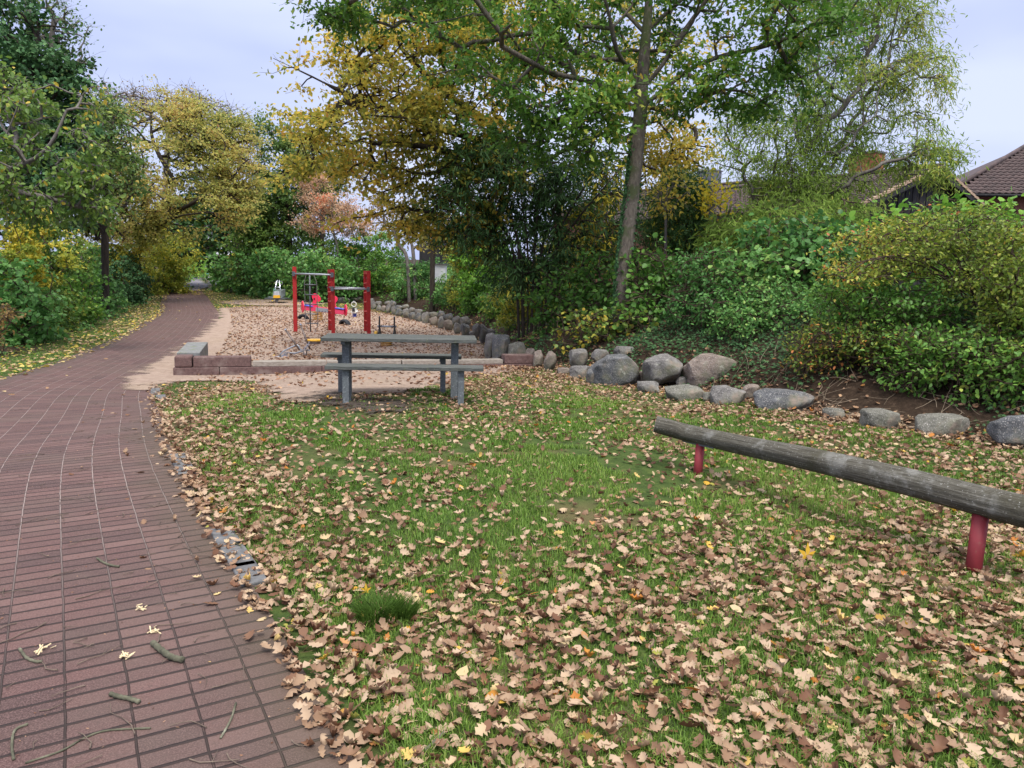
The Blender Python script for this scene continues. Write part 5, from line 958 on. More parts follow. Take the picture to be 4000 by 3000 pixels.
# ---------------------------------------------------------------- shrubs and hedges
L_SPIG = leafmat('leaf_low_bush', [(0, (.05, .10, .02)), (.4, (.09, .17, .035)), (.7, (.17, .23, .04)), (.9, (.33, .31, .06)), (1, (.45, .16, .06))])
SH = [
 # left hedge, near to far
 ('dogwood_bush', 'tall pale green loose shrub at the left edge above the hedge', [(60, 900, 14.5, 120, 130, .8), (-60, 980, 14.5, 120, 160, .8), (150, 1000, 15, 110, 100, .8), (60, 800, 15, 70, 60, .5)], L_YG, 'oval', .10, 3.0, 110, 41),
 ('dogwood_bush', 'feathery yellow green shrub top behind the pale left shrub', [(130, 880, 18, 110, 90, .8), (220, 980, 18, 120, 90, .8)], L_WAL, 'oval', .10, 2.8, 90, 42),
 ('hazel_bush', 'large leaved dark green hedge bush at the left edge beside the lawn', [(-20, 1150, 12.6, 130, 170, .8), (110, 1120, 12.8, 110, 110, .7), (60, 1230, 12.4, 150, 90, .7)], L_COOL, 'round', .125, 3.4, 120, 43),
 ('hazel_bush', 'large leaved bush second from the left in the hedge, with bright green tips', [(210, 1120, 14.5, 110, 100, .8), (250, 1210, 14.4, 120, 80, .8), (300, 1080, 15.5, 90, 80, .7)], L_MID, 'round', .125, 3.2, 120, 44),
 ('hazel_bush', 'cool green hedge bush in the middle of the left hedge', [(360, 1130, 18, 90, 100, .9), (400, 1190, 17.6, 80, 60, .8), (320, 1010, 19, 90, 70, .8)], L_COOL, 'round', .125, 3.2, 120, 45),
 ('ivy_bush', 'dark green upright bush at the far end of the left hedge', [(470, 1100, 23, 80, 90, 1), (515, 1060, 25, 50, 80, .9), (500, 1150, 23, 60, 50, .8), (430, 1020, 24, 60, 60, .9)], L_IVY, 'round', .14, 3.6, 130, 46),
 ('shrub', 'low ivy and bramble at the foot of the left hedge', [(80, 1290, 12, 130, 45, .4), (230, 1280, 13.2, 120, 35, .4), (380, 1240, 16, 80, 25, .4)], L_COOL, 'round', .09, 2.6, 90, 47),
 ('shrub', 'brownish withered bush in the bottom corner of the left hedge', [(-10, 1260, 11.4, 70, 70, .5)], L_BRN, 'oval', .08, 1.8, 50, 48),
 ('shrub', 'yellow green bush behind the hedge under the leaning trunk', [(440, 940, 30, 140, 70, 1.6), (560, 880, 34, 110, 60, 1.6)], L_YG, 'oval', .14, 3, 120, 49),
 ('shrub', 'yellow green layered bush where the path leaves the brick section', [(610, 1020, 42, 80, 70, 1.6), (690, 980, 42, 70, 60, 1.6), (660, 1060, 43, 70, 45, 1.4), (580, 1085, 40, 50, 35, 1.2)], L_YG, 'oval', .17, 3.4, 150, 50),
 ('shrub', 'bright sunlit bush left of the far grey path', [(745, 1040, 75, 40, 35, 2), (790, 1035, 80, 28, 30, 2), (715, 1065, 70, 35, 22, 1.6), (775, 1010, 85, 25, 25, 2)], L_FRESH, 'oval', .28, 3.4, 100, 51),
 ('shrub', 'dark low growth beneath the round yellow green tree', [(600, 1120, 44, 60, 22, 1.2), (660, 1108, 47, 60, 22, 1.4), (540, 1110, 38, 40, 30, 1)], L_IVY, 'round', .16, 3, 80, 52),
 # hedge on the right of the path
 ('hedge_bush', 'round ivy hedge mound closest to the path tunnel', [(920, 1060, 54, 80, 60, 2), (880, 1090, 55, 45, 40, 1.5), (985, 1040, 52, 80, 65, 2)], L_COOL, 'round', .2, 4.2, 170, 53),
 ('hedge_bush', 'long ivy hedge mound behind the grey rocker and the left red post', [(1060, 1040, 50, 90, 65, 1.8), (1140, 1040, 48, 100, 70, 1.8), (1100, 1085, 49, 110, 40, 1.6)], L_COOL, 'round', .2, 4.2, 200, 54),
 ('hedge_bush', 'ivy hedge mound behind the climbing net', [(1250, 1050, 46, 100, 70, 1.6), (1300, 1080, 46, 110, 60, 1.6)], L_COOL, 'round', .2, 4.2, 180, 55),
 ('hedge_bush', 'ivy hedge mound behind the right red post', [(1400, 1040, 44, 90, 70, 1.4), (1440, 1090, 42, 80, 50, 1.4)], L_MID, 'round', .19, 4.0, 160, 56),
 ('shrub', 'light green pointed shrub above the hedge right of the path tunnel', [(1000, 900, 52, 75, 90, 2), (960, 960, 52, 60, 60, 1.6), (1050, 950, 52, 60, 60, 1.6)], L_WAL, 'oval', .2, 3.2, 130, 57),
 ('shrub', 'pale green bush behind the hedge below the pink leaved tree', [(1420, 940, 40, 110, 60, 1.5), (1330, 980, 42, 80, 50, 1.5), (1500, 960, 38, 80, 50, 1.4)], L_MID, 'oval', .15, 3, 120, 58),
 ('shrub', 'grey green bush above the far stone wall', [(1540, 1070, 34, 100, 70, 1.4), (1480, 1110, 36, 80, 50, 1.2), (1620, 1090, 30, 90, 70, 1.2)], L_COOL, 'oval', .14, 3.4, 170, 59),
 ('shrub', 'blue green bush on the bank above the middle of the stone wall', [(1700, 1090, 26, 110, 80, 1.2), (1640, 1140, 26, 90, 45, 1), (1780, 1130, 23, 90, 70, 1)], L_COOL, 'oval', .12, 3.6, 190, 60),
 ('shrub', 'yellowing bush with pale leaves above the white shed', [(1810, 990, 26, 70, 60, 1)], L_YG, 'oval', .11, 3, 80, 61),
 ('vine_bush', 'tall bright green vine covered bush left of the dark drooping shrub', [(1870, 880, 19, 80, 90, .9), (1900, 1000, 18.4, 90, 100, .9), (1960, 1060, 17.5, 80, 90, .8), (1850, 960, 19, 70, 70, .8)], L_FRESH, 'round', .12, 3.8, 190, 62),
 ('shrub', 'dark green undergrowth below the vine covered bush', [(1880, 1120, 19, 90, 60, .9), (1960, 1160, 17, 90, 50, .8), (1830, 1160, 21, 80, 40, .8)], L_MID, 'oval', .1, 3.4, 150, 63),
 ('shrub', 'mid green bush with small leaves under the dark drooping shrub', [(2100, 1090, 14.5, 120, 90, .8), (2200, 1010, 15, 120, 100, .8), (2030, 1170, 14.6, 100, 60, .7)], L_YG, 'oval', .085, 2.9, 190, 64),
 ('hazel_bush', 'fresh green large leaved bush immediately left of the oak trunk', [(2260, 1130, 12.2, 130, 80, .7), (2340, 1060, 12.4, 90, 90, .6), (2180, 1180, 12.6, 110, 60, .6), (2330, 1190, 11.8, 100, 60, .5)], L_MID, 'round', .11, 2.9, 150, 65),
 ('hazel_bush', 'fresh green bush in front of and right of the oak trunk', [(2560, 1070, 11.6, 110, 100, .6), (2500, 1180, 11.4, 90, 70, .5), (2640, 1120, 11.8, 110, 100, .7)], L_MID, 'round', .105, 3.0, 150, 66),
 ('shrub', 'dense grey green bush on the bank right of the oak', [(2780, 1080, 11.5, 130, 110, .8), (2720, 1190, 11, 130, 70, .7), (2860, 1180, 10.6, 120, 80, .7)], L_COOL, 'oval', .075, 3.6, 260, 67),
 ('bramble_bush', 'low pinkish and green bramble at the foot of the oak', [(2380, 1250, 11.4, 110, 40, .5), (2260, 1250, 12, 90, 40, .5), (2520, 1260, 11, 110, 35, .5)], L_WAL, 'round', .09, 2.0, 80, 68),
 ('bamboo', 'feathery olive green bamboo thicket below the corkscrew willow', [(2950, 880, 16, 150, 80, 1), (3100, 850, 16.5, 150, 70, 1), (3280, 840, 17, 150, 60, 1), (2900, 930, 15.5, 130, 80, 1), (3060, 880, 15.5, 160, 90, 1)], L_WIL, 'lance', .16, 5.5, 260, 69),
 ('vine_bush', 'pale green climbing vine sheet in the centre of the right bank', [(3050, 960, 13.5, 150, 100, .7), (2950, 1060, 13, 130, 90, .7), (3180, 1030, 12.8, 120, 100, .7), (3230, 920, 13, 110, 80, .6)], L_COOL, 'round', .10, 3.3, 210, 70),
 ('vine_bush', 'bright light green large leaved vine against the houses', [(3400, 915, 14, 150, 50, .6), (3560, 870, 13.6, 140, 50, .6), (3300, 950, 14, 110, 50, .5), (3690, 820, 13.4, 70, 50, .5)], L_FRESH, 'round', .13, 2.8, 130, 71),
 ('vine_bush', 'bright light green vine shoots at the right edge of the picture', [(3800, 850, 12, 90, 50, .5), (3950, 860, 12, 100, 70, .5), (3880, 920, 12, 120, 70, .5), (3740, 880, 12.2, 90, 50, .5)], L_FRESH, 'round', .10, 1.9, 80, 72),
 ('spirea_bush', 'yellow orange leaved bush cut by the right edge of the picture', [(3930, 1130, 7.4, 110, 130, .6), (3960, 980, 7.6, 90, 90, .5), (4060, 1060, 7.4, 130, 200, .6)], L_SPI, 'oval', .052, 2.6, 230, 74),
 ('shrub', 'dense small leaved green bush in the middle of the right bank', [(3020, 1180, 10.2, 170, 80, .7), (3160, 1240, 9.4, 150, 70, .6), (2900, 1260, 9.9, 120, 60, .5)], L_COOL, 'oval', .06, 3.6, 300, 75),
 ('shrub', 'yellow green small leaved low bush above the row of boulders', [(3320, 1310, 8.8, 170, 60, .6), (3200, 1340, 8.9, 120, 45, .4), (3480, 1330, 8.5, 140, 55, .5)], L_SPIG, 'oval', .05, 2.2, 280, 76),
 ('shrub', 'dark green undergrowth filling the hollow below the large arching bush', [(3400, 1180, 9.4, 150, 70, .6), (3580, 1200, 9.4, 150, 80, .6), (3300, 1150, 9.8, 110, 60, .5), (3740, 1260, 9.2, 120, 80, .5)], L_MID, 'oval', .06, 2.8, 260, 78),
 ('shrub', 'green low bush with single red leaves below the large yellowing bush', [(3640, 1350, 7.6, 150, 80, .5), (3800, 1380, 7.2, 140, 80, .5), (3950, 1350, 6.9, 130, 100, .5), (3560, 1400, 7.6, 110, 50, .4)], L_MID, 'oval', .06, 3.0, 280, 77),
]
for nm, lab, bl, mat, lf, sz, cv, nc, sdd in SH:
    n0 = len(bl); bl = settle(bl, .45 if sdd == 68 else .8 if sdd in (76, 77) else None); nc = int(nc*(1+.5*(len(bl)-n0)/n0))
    shrub(nm, lab, bl, mat, STEM, cat='hedge' if nm == 'hedge_bush' else 'bush', leaf=lf, size=sz, cover=cv, ncl=nc, seed=sdd, cr=max(.16, sz*2.2), gap=.2, gfreq=3.0 if bl[0][2] < 14 else 1.6, shell=.65, stems=9, twigs=3,
          r0=.022 if sz < .1 else .035, rtip=.0035 if bl[0][2] < 14 else .008, droop=.25 if lf != 'lance' else .6)
rs = np.random.default_rng(91); arcs = []
DS = 9.9
for k in range(34):
    bx = 3880+rs.normal()*45; tx = rs.uniform(3230, 4060); ty = 1090-rs.uniform(0, 1)*np.interp(tx, [3230, 3500, 3800, 4060], [60, 240, 260, 220]); dd_ = DS+rs.uniform(-.8, .9)
    top = min(ty-rs.uniform(0, 60), 1120); q0 = P(bx, 1330, DS); b0 = np.array([q0[0], q0[1], float(h(q0[0], q0[1]))-.05])
    arcs.append(smooth_tr([b0, P(bx+(tx-bx)*.12, 1180, (DS*2+dd_)/3), P(bx+(tx-bx)*.45, 1180+(top-1180)*.8, (DS+dd_)/2), P(bx+(tx-bx)*.8, top+12, dd_), P(tx, ty+35, dd_)], 4))
q0 = P(3880, 1330, DS)
woody('spirea_bush', 'large yellowing arching bush with brown twigs on the right', 'bush', gp(q0[0], q0[1]), arcs,
      [(3400, 1000, DS, 180, 85, .8), (3560, 930, DS, 170, 90, .9), (3740, 900, DS, 150, 90, .9), (3860, 980, DS, 150, 110, .9), (3700, 1030, DS, 180, 80, .9), (3330, 1070, DS-.3, 130, 45, .6), (3960, 1100, DS, 120, 110, .8), (3760, 1150, DS-.4, 90, 60, .6)],
      L_SPI, STEM, leaf='oval', size=.052, cover=2.3, ncl=620, seed=73, cr=.13, r0=.011, rtip=.0028, seg=.3, bias=.08, gap=.35, gfreq=3.2, sides=4, twigs=4, names=('stems', 'foliage'), droop=.2, pipe=.3)
# ivy over the bank
def ground_ivy(name, n, region, size, seed, mat):
    r = np.random.default_rng(seed); x, y = region(r, n); td = toe_d(x, y); hd = sdist(HEDGE, x, y)[0]
    pr = np.clip(.62+.75*vnoise(x, y, 1.5, 70)+.35*sstep(.8, 2, td)-.35*sstep(3.4, 4.6, x)*sstep(2.2, 1.2, td), 0, 1)*sstep(.25, .7, td); m = (r.uniform(size=n) < pr)
    x, y = x[m], y[m]; n = len(x); z = hf(x, y)+r.uniform(.01, .10, n); a = r.uniform(0, 6.28, n)
    R = rots(np.stack([np.cos(a), np.sin(a), np.full(n, -.2)], 1), np.tile([0, -.35, 1.], (n, 1)), r, .4)
    o = link(name, leaf_mesh(name, TPL['star'], np.stack([x, y, z], 1), R, size*r.uniform(.6, 1.3, n), np.clip(r.normal(.45, .22, n), 0, 1)), mat); return tag(o, kind='stuff')
ground_ivy('ground_ivy', 120000, lambda r, n: (r.uniform(-3, 10, n), r.uniform(5, 18, n)), .065, 81, L_IVY)
ground_ivy('ground_ivy', 50000, lambda r, n: (r.uniform(-18, 6, n), r.uniform(17, 52, n)), .13, 82, L_MID)
r = np.random.default_rng(83); n = 50000; y = r.uniform(8, 60, n); x = r.uniform(-32, -7, n); hd = sdist(HEDGE, x, y)[0]; m = (hd > -.1) & (hd < 4) & (r.uniform(size=n) < .9*np.clip(.6+.5*vnoise(x, y, 1.2, 71), 0, 1)*np.where(hd < .3, .5, 1))
x, y = x[m], y[m]; n = len(x); a = r.uniform(0, 6.28, n)
tag(link('ground_ivy', leaf_mesh('ground_ivy', TPL['round'], np.stack([x, y, hf(x, y)+r.uniform(.02, .22, n)], 1), rots(np.stack([np.cos(a), np.sin(a), np.full(n, -.2)], 1), np.tile([0, 0, 1.], (n, 1)), r, .5), .11*r.uniform(.6, 1.3, n), np.clip(r.normal(.5, .22, n), 0, 1)), L_COOL), kind='stuff')
# ---------------------------------------------------------------- play equipment, furniture
def flat(name, col, rough=.5, var=.12, scale=8, metal=0, bmp=.1, spec=.4, coord='Object', wear=None):
    a = tuple(c*(1-var) for c in col); b = tuple(min(1, c*(1+var)) for c in col)
    return noisy(name, [(.3, a), (.7, b)], scale, rough, bmp, .003, metal=metal, spec=spec, extra=wear)
M_RED = flat('red_paint', (.36, .016, .016), .55, .15, 5, wear=[(12, .64, .74, (.28, .05, .04)), (3, .6, .8, (.34, .035, .03))])
M_REDP = flat('dull_red_post', (.24, .028, .035), .6, .2, 7, bmp=.4, wear=[(25, .6, .7, (.22, .06, .05))])
M_RUNG = flat('rung_red', (.55, .06, .05), .5)
M_STEEL = flat('galvanised', (.34, .36, .39), .42, .2, 10, metal=.6)
M_DSTEEL = flat('dark_steel', (.12, .125, .14), .5, .2, 10, metal=.4)
M_ROPE = flat('rope_grey', (.16, .15, .15), .9, .3, 60)
M_PINK = flat('pink_panel', (.62, .05, .12), .45, .1, 4); M_HOT = flat('red_pink_panel', (.75, .03, .08), .45, .1, 4)
M_BLUE = flat('blue_plastic', (.06, .10, .5), .4); M_GREYP = flat('grey_panel', (.24, .25, .28), .55)
M_YELLOW = flat('yellow_plastic', (.72, .40, .03), .4); M_SPRING = flat('yellow_spring', (.40, .20, .03), .5, .3, 20)
M_TYRE = flat('tyre_rubber', (.022, .023, .028), .7, .3, 20, bmp=.6); M_BLK = flat('black_panel', (.025, .025, .028), .45)
M_GRP = flat('grey_green_panel', (.22, .25, .25), .6, .15, 4); M_GREEN = flat('green_edge', (.08, .28, .18), .5)
M_CHROME = flat('bright_steel', (.62, .64, .68), .25, .08, 6, metal=.9); M_BRZ = flat('brown_steel', (.20, .16, .14), .4, .2, 6, metal=.6)
M_WHT = flat('white_plastic', (.7, .7, .66), .45)
M_TEAL = flat('turquoise_paint', (.12, .62, .58), .4)
# weathered wood
m, N, L, B = newmat('weathered_plank'); t = N.new('ShaderNodeTexCoord'); mp = N.new('ShaderNodeMapping'); mp.inputs['Scale'].default_value = (.6, 9, 9); L.new(t.outputs['Object'], mp.inputs[0])
n1 = noise(N, L, mp.outputs[0], 6, 8, .7); r = ramp(N, [(.28, (.035, .037, .035)), (.5, (.085, .09, .083)), (.7, (.155, .16, .148)), (.8, (.24, .24, .22))]); L.new(n1, r.inputs[0])
c = mixc(N, L, maprange(N, L, noise(N, L, t.outputs['Object'], 22, 5, .7), .56, .7, 0, .6), r.outputs[0], (.14, .16, .09)); c = mixc(N, L, maprange(N, L, noise(N, L, t.outputs['Object'], 60, 3, .7), .66, .74, 0, .9), c, (.36, .36, .33))
L.new(c, B.inputs['Base Color']); B.inputs['Roughness'].default_value = .85; B.inputs['Specular IOR Level'].default_value = .2; bump(N, L, n1, .9, .012, B); M_PLANK = m
M_LEG = flat('galvanised_leg', (.13, .145, .15), .65, .25, 30, metal=.2, wear=[(60, .55, .7, (.30, .32, .33))])
M_STONE = noisy('maroon_concrete', [(.3, (.085, .05, .045)), (.7, (.17, .105, .095))], 20, .9, .5, .008, extra=[(3, .5, .7, (.21, .155, .135)), (60, .62, .7, (.3, .24, .22))], detail=8)
M_STONEG = noisy('grey_concrete', [(.3, (.13, .135, .13)), (.7, (.25, .25, .24))], 14, .9, .4, .006, extra=[(5, .55, .72, (.14, .17, .08))])
M_CAPW = noisy('pale_plank', [(.3, (.18, .15, .12)), (.7, (.38, .34, .29))], 5, .85, .5, .01, stretch=(1, 8, 8))

# climbing frame
def G(px, py): return hit(px, py, h)
fp = {'a': G(1154, 1298), 'b': G(1289, 1292), 'c': G(1302, 1309), 'd': G(1428, 1296), 'e': G(1441, 1308)}
fr = empty('climbing_frame', G(1300, 1300), 'red climbing frame of ladder posts joined by steel bars on the sand', 'climbing frame')
def ladpost(f1, f2, px1, py1, hide=False):
    """two red planks side by side with small rungs between"""
    for f_ in (f1, f2):
        d = depth(f_); top = f_.copy(); top[2] = P(px1, py1, d)[2]; b = MB(); ax = (f2-f1); ax[2] = 0; ax /= np.linalg.norm(ax); ay = np.array([-ax[1], ax[0], 0])
        b.box((f_+top)/2-[0, 0, .05], (.045, .125, top[2]-f_[2]+.1), (ax, ay, np.array([0, 0, 1.]))); b.build('post', M_RED, fr, bevel=.006)
        bb = MB()
        for zz in (.35, .75, 1.15, 1.55, 1.95): q = f_+np.array([0, 0, zz])-ay*.064*np.sign(ay[1]); bb.tube(np.array([q, q-ay*.012*np.sign(ay[1])]), .02, 8)
        bb.build('bolt', M_DSTEEL, fr)
    for i in range(5):
        zz = .42+i*.33; rb = MB(); rb.tube(np.array([f1-ay*.05*np.sign(ay[1])+[0, 0, zz+.06], f2-ay*.05*np.sign(ay[1])+[0, 0, zz]]), .02, 8); rb.build('rung', M_RUNG, fr, smooth=True)
    cp = MB(); cp.beam(f1+[0, 0, top[2]-f2[2]-.06+.0], f2+[0, 0, top[2]-f2[2]-.06], .11, .12); cp.build('top_block', M_RED, fr)
a1 = fp['a']; off = (fp['e']-fp['d'])
a2 = fp['a']+np.array([-.09, .36, 0]); a2[2] = a1[2]
ladpost(a1, a2, 1154, 1042); ladpost(fp['c'], fp['b'], 1302, 1052); ladpost(fp['e'], fp['d'], 1438, 1058)
def zat(f_, py, px=1300): return P(px, py, depth(f_))[2]
z1, z2 = zat(a1, 1069, 1154), zat(fp['c'], 1078, 1300)
for o1, o2, zz in ((a1, fp['c'], 0), (a2, fp['b'], 0.0)):
    t = MB(); t.tube(np.array([[o1[0], o1[1]-.07, z1+zz], [o2[0], o2[1]-.07, z1+zz]]), .028, 10); t.build('cross_bar', M_STEEL, fr, smooth=True)
z3 = zat(fp['e'], 1129, 1430)
for o1, o2, zz in ((fp['c'], fp['e'], 0), (fp['b'], fp['d'], .0)):
    t = MB(); t.tube(np.array([[o1[0], o1[1]-.07, z3+zz], [o2[0], o2[1]-.07, z3+zz]]), .026, 10); t.build('cross_bar', M_STEEL, fr, smooth=True)
for o_, zz in ((a1, z1), (fp['c'], z1), (fp['e'], z3), (fp['c'], z3)):
    b = MB(); b.box([o_[0], o_[1]-.075, zz], (.10, .04, .16)); b.build('clamp', M_DSTEEL, fr, bevel=.004)
# rope ladder with centre pole
cy = (a1[1]+fp['b'][1])/2+.1; dd = 26.2
def W(px, py, d=dd): return P(px, py, d)
t = MB(); pt = W(1213, 1074); pb = W(1213, 1296); pb[2] = h(pb[0], pb[1]); pt = np.array([pb[0], pb[1], z1]); t.tube(np.array([pb, pt]), .024, 10); t.build('climbing_pole', M_DSTEEL, fr, smooth=True)
for s, x0, x1, x2, x3 in ((-1, 1205, 1198, 1197, 1206), (1, 1236, 1245, 1244, 1231)):
    t = MB(); q = [W(x0, 1075), W(x1, 1105), W(x1, 1150), W(x2, 1262), W(x3+s*3, 1285), W(x3, 1300)]; q = catmull(q, 5); q[:, 1] = pb[1]-.03; q[-1, 2] = h(q[-1, 0], q[-1, 1]); t.tube(q, .011, 6); t.build('rope', M_ROPE, fr, smooth=True)
for py in (1111, 1150, 1187, 1225, 1262):
    t = MB(); a_, b_ = W(1196, py), W(1246, py+1); a_[1] = b_[1] = pb[1]-.03; t.tube(np.array([a_, b_]), .019, 8); t.build('ladder_rung', M_DSTEEL, fr, smooth=True)

# spring seesaw with two horse heads
g = G(1240, 1252); d = depth(g); k = d/FPX
sw = empty('spring_seesaw', g, 'pink spring seesaw with two horse heads and blue seats behind the climbing frame', 'seesaw')
def S(px, py, dy=0.): q = P(px, py, d); q[1] += dy; return q
ax = S(1345, 1222)-S(1195, 1200); Lb = np.linalg.norm(ax); ax /= Lb; up = np.cross(ax, [0, 1, 0]); up = -up if up[2] < 0 else up
for s in (-.09, .09):
    b = MB(); b.beam(S(1190, 1202, s), S(1345, 1220, s), .03, .20); b.build('side_panel', M_PINK, sw, bevel=.01)
b = MB(); b.beam(S(1236, 1208, -.115), S(1298, 1214, -.115), .02, .17); b.build('centre_plate', M_GREYP, sw)
b = MB()
for px in (1250, 1262, 1274, 1286): q = S(px, 1207+(px-1190)*.116, -.13); b.tube(np.array([q, q-[0, .02, 0]]), .025, 8)
b.build('bolt', M_DSTEEL, sw)
for (cx, cy_) in ((1182, 1198), (1350, 1212)):
    b = MB(); b.prism([(.20*math.cos(a), .25*math.sin(a)) for a in np.linspace(0, 2*math.pi, 24)[:-1]], S(cx, cy_), (.5, -.86, 0), (0, 0, 1), .04); b.build('backrest', M_HOT, sw, bevel=.008)
horse = [(-.28, -.42), (.38, -.42), (.30, -.30), (.16, -.16), (.14, -.02), (.30, -.02), (.42, .12), (.40, .26), (.26, .40), (.10, .48), (-.02, .50), (-.14, .44), (-.20, .32), (-.16, .18), (-.08, .06), (-.10, -.10), (-.22, -.24)]
for cx, cy_, s in ((1228, 1176, 1), (1306, 1186, -1)):
    b = MB(); b.prism([(x*.66*s, y*.66) for x, y in horse], S(cx, cy_), ax, up, .05); o = b.build('horse_head', M_HOT, sw, bevel=.008)
    e = MB(); q = S(cx+s*1, cy_-9, -.04); e.tube(np.array([q, q-[0, .02, 0]]), .035, 10); e.build('grip', M_BLK, sw)
for px, py in ((1206, 1194), (1327, 1205)):
    b = MB(); b.box(S(px, py), (.42, .32, .04), (ax, np.array([0, 1., 0]), up)); b.build('seat', M_BLUE, sw, bevel=.015)
    b = MB(); b.box(S(px, py+5), (.26, .2, .08), (ax, np.array([0, 1., 0]), up)); b.build('seat_block', M_BLK, sw)
for sx in (-.13, .13):
    t = np.linspace(0, 5*2*math.pi, 90); q0 = S(1241, 1216)+ax*sx*0.9; z0 = g[2]; zt = q0[2]-.02; q = np.stack([q0[0]+.10*np.cos(t), q0[1]+.10*np.sin(t), z0+(zt-z0)*t/t[-1]], 1)
    b = MB(); b.tube(q, .016, 8); b.build('spring', M_SPRING, sw, smooth=True)

# half buried tyres
def tyre(px, py, Rr, wd, yaw, label):
    g = G(px, py); R0 = Rr; prof = [(R0*.62, -wd/2), (R0*.84, -wd*.55), (R0*.97, -wd*.42), (R0, -wd*.2), (R0, wd*.2), (R0*.97, wd*.42), (R0*.84, wd*.55), (R0*.62, wd/2), (R0*.66, wd*.36), (R0*.86, wd*.42), (R0*.92, 0), (R0*.86, -wd*.42), (R0*.66, -wd*.36)]
    V = []; nP = len(prof); nA = 41; X = np.array([math.cos(yaw), math.sin(yaw), 0]); Y = np.array([-X[1], X[0], 0])
    for i, a in enumerate(np.linspace(-.25, math.pi+.25, nA)):
        tr_ = 1.0
        for j, (r_1, w_) in enumerate(prof): rr_ = r_1-(0.012 if (i % 2 and 2 <= j <= 5) else 0); V.append(g+X*math.cos(a)*rr_+Y*w_+np.array([0, 0, math.sin(a)*rr_-.05]))
    i = np.arange(nA-1)[:, None]*nP; j = np.arange(nP)[None]; f = np.stack([i+j, i+(j+1) % nP, i+nP+(j+1) % nP, i+nP+j], -1).reshape(-1, 4)
    o = link('tyre', mesh_np('tyre', np.array(V), f, smooth=True), M_TYRE); return tag(o, label, 'tyre', 'half buried tyres in the sand')
tyre(1184, 1248, .29, .20, -.3, 'black tyre half buried in the sand by the left red post')
tyre(1346, 1270, .29, .20, -.55, 'black tyre half buried in the sand between the two right red posts')

# small spring rider seen from the front
g = G(1385, 1239); d = depth(g); rd_ = empty('spring_rider', g, 'small spring rider with a white ring handle and blue spring, seen head on', 'spring rider')
t = np.linspace(0, 5*2*math.pi, 80); q = np.stack([g[0]+.09*np.cos(t), g[1]+.09*np.sin(t), g[2]+.20*t/t[-1]], 1); b = MB(); b.tube(q, .016, 8); b.build('spring', M_BLUE, rd_, smooth=True)
b = MB(); b.prism([(-.10, .19), (.10, .19), (.15, .26), (.09, .32), (.07, .40), (-.07, .40), (-.09, .32), (-.15, .26)], g, (1, 0, 0), (0, 0, 1), .4); b.build('body', M_WHT, rd_, bevel=.02)
b = MB(); b.prism([(-.07, .28), (.07, .28), (.06, .42), (0, .47), (-.06, .42)], g-[0, .22, 0], (1, 0, 0), (0, 0, 1), .05); b.build('head_panel', M_BLK, rd_, bevel=.01)
b = MB(); b.tube(np.array([g+[-.21, -.1, .43], g+[.21, -.1, .43]]), .016, 8); b.build('foot_bar', M_DSTEEL, rd_, smooth=True)
t = np.linspace(0, 2*math.pi, 33); b = MB(); b.tube(np.stack([g[0]+.11*np.cos(t), g[1]-.12+0*t, g[2]+.61+.11*np.sin(t)], 1), .02, 8, cap=False); b.build('ring_handle', M_WHT, rd_, smooth=True)
b = MB(); b.tube(np.array([g+[0, -.12, .4], g+[0, -.12, .8]]), .012, 8); b.build('handle_stem', M_DSTEEL, rd_, smooth=True)

# black spring rocker behind the picnic table
g = G(1510, 1352); d = depth(g); bk_ = empty('spring_rocker', g, 'black sided spring rocker with a steel grip bar behind the picnic table', 'spring rider')
zf = lambda py: P(1510, py, d)[2]
xl, xr = P(1484, 1300, d)[0], P(1542, 1300, d)[0]; y0 = g[1]
side = [(-.2, 0), (.2, 0), (.22, .08), (.14, .2), (.07, .26), (.045, .62), (-.02, .64), (-.05, .3), (-.16, .2), (-.24, .1)]
z0 = zf(1320)
for xx in (xl, xr): b = MB(); b.prism(side, np.array([xx, y0, z0]), (0, -1, 0), (0, 0, 1), .035); b.build('side_panel', M_BLK, bk_, bevel=.006)
b = MB(); b.tube(np.array([[xl-.06, y0, z0+.34], [xr+.06, y0, z0+.34]]), .028, 10); b.build('grip_bar', M_STEEL, bk_, smooth=True)
b = MB(); b.box([(xl+xr)/2, y0, z0+.06], (xr-xl, .42, .05)); b.build('seat', M_GREYP, bk_, bevel=.01)
b = MB(); b.tube(np.array([[xl-.10, y0-.2, z0+.10], [xl-.03, y0-.2, z0+.10]]), .12, 16); b.build('wheel_disc', M_YELLOW, bk_, bevel=.006)
t = np.linspace(0, 4*2*math.pi, 80); q = np.stack([g[0]+.16*np.cos(t), y0+.16*np.sin(t), g[2]+(z0-g[2])*t/t[-1]], 1); b = MB(); b.tube(q, .022, 8); b.build('spring', M_SPRING, bk_, smooth=True)

# grey two-seat rocker on posts
g = G(1075, 1184); d = depth(g); k = d/FPX; wg = empty('rocking_wagon', g, 'grey panelled rocking wagon with steel hoops and a yellow plate on the far grass', 'rocker')
def Q(px, py, dy=0.): q = P(px, py, d); q[1] += dy; return q
for px, dy in ((1068, .55), (1084, -.1)): q = Q(px, 1165, dy); b = MB(); b.tube(np.array([[q[0], q[1], g[2]-.05], q]), .07, 12); b.build('post', M_STEEL, wg, smooth=True)
fx = np.array([.97, .25, 0]); fx /= np.linalg.norm(fx); bx = np.array([-.5, .86, 0])
c0 = Q(1087, 1164, -.25); wA = (1101-1073)*k
def hexa(name, bot, topq, th, mat): b = MB(); b.add(list(bot)+list(topq), [(0, 1, 2, 3), (7, 6, 5, 4), (0, 4, 5, 1), (1, 5, 6, 2), (2, 6, 7, 3), (3, 7, 4, 0)]); return b.build(name, mat, wg, bevel=.012)
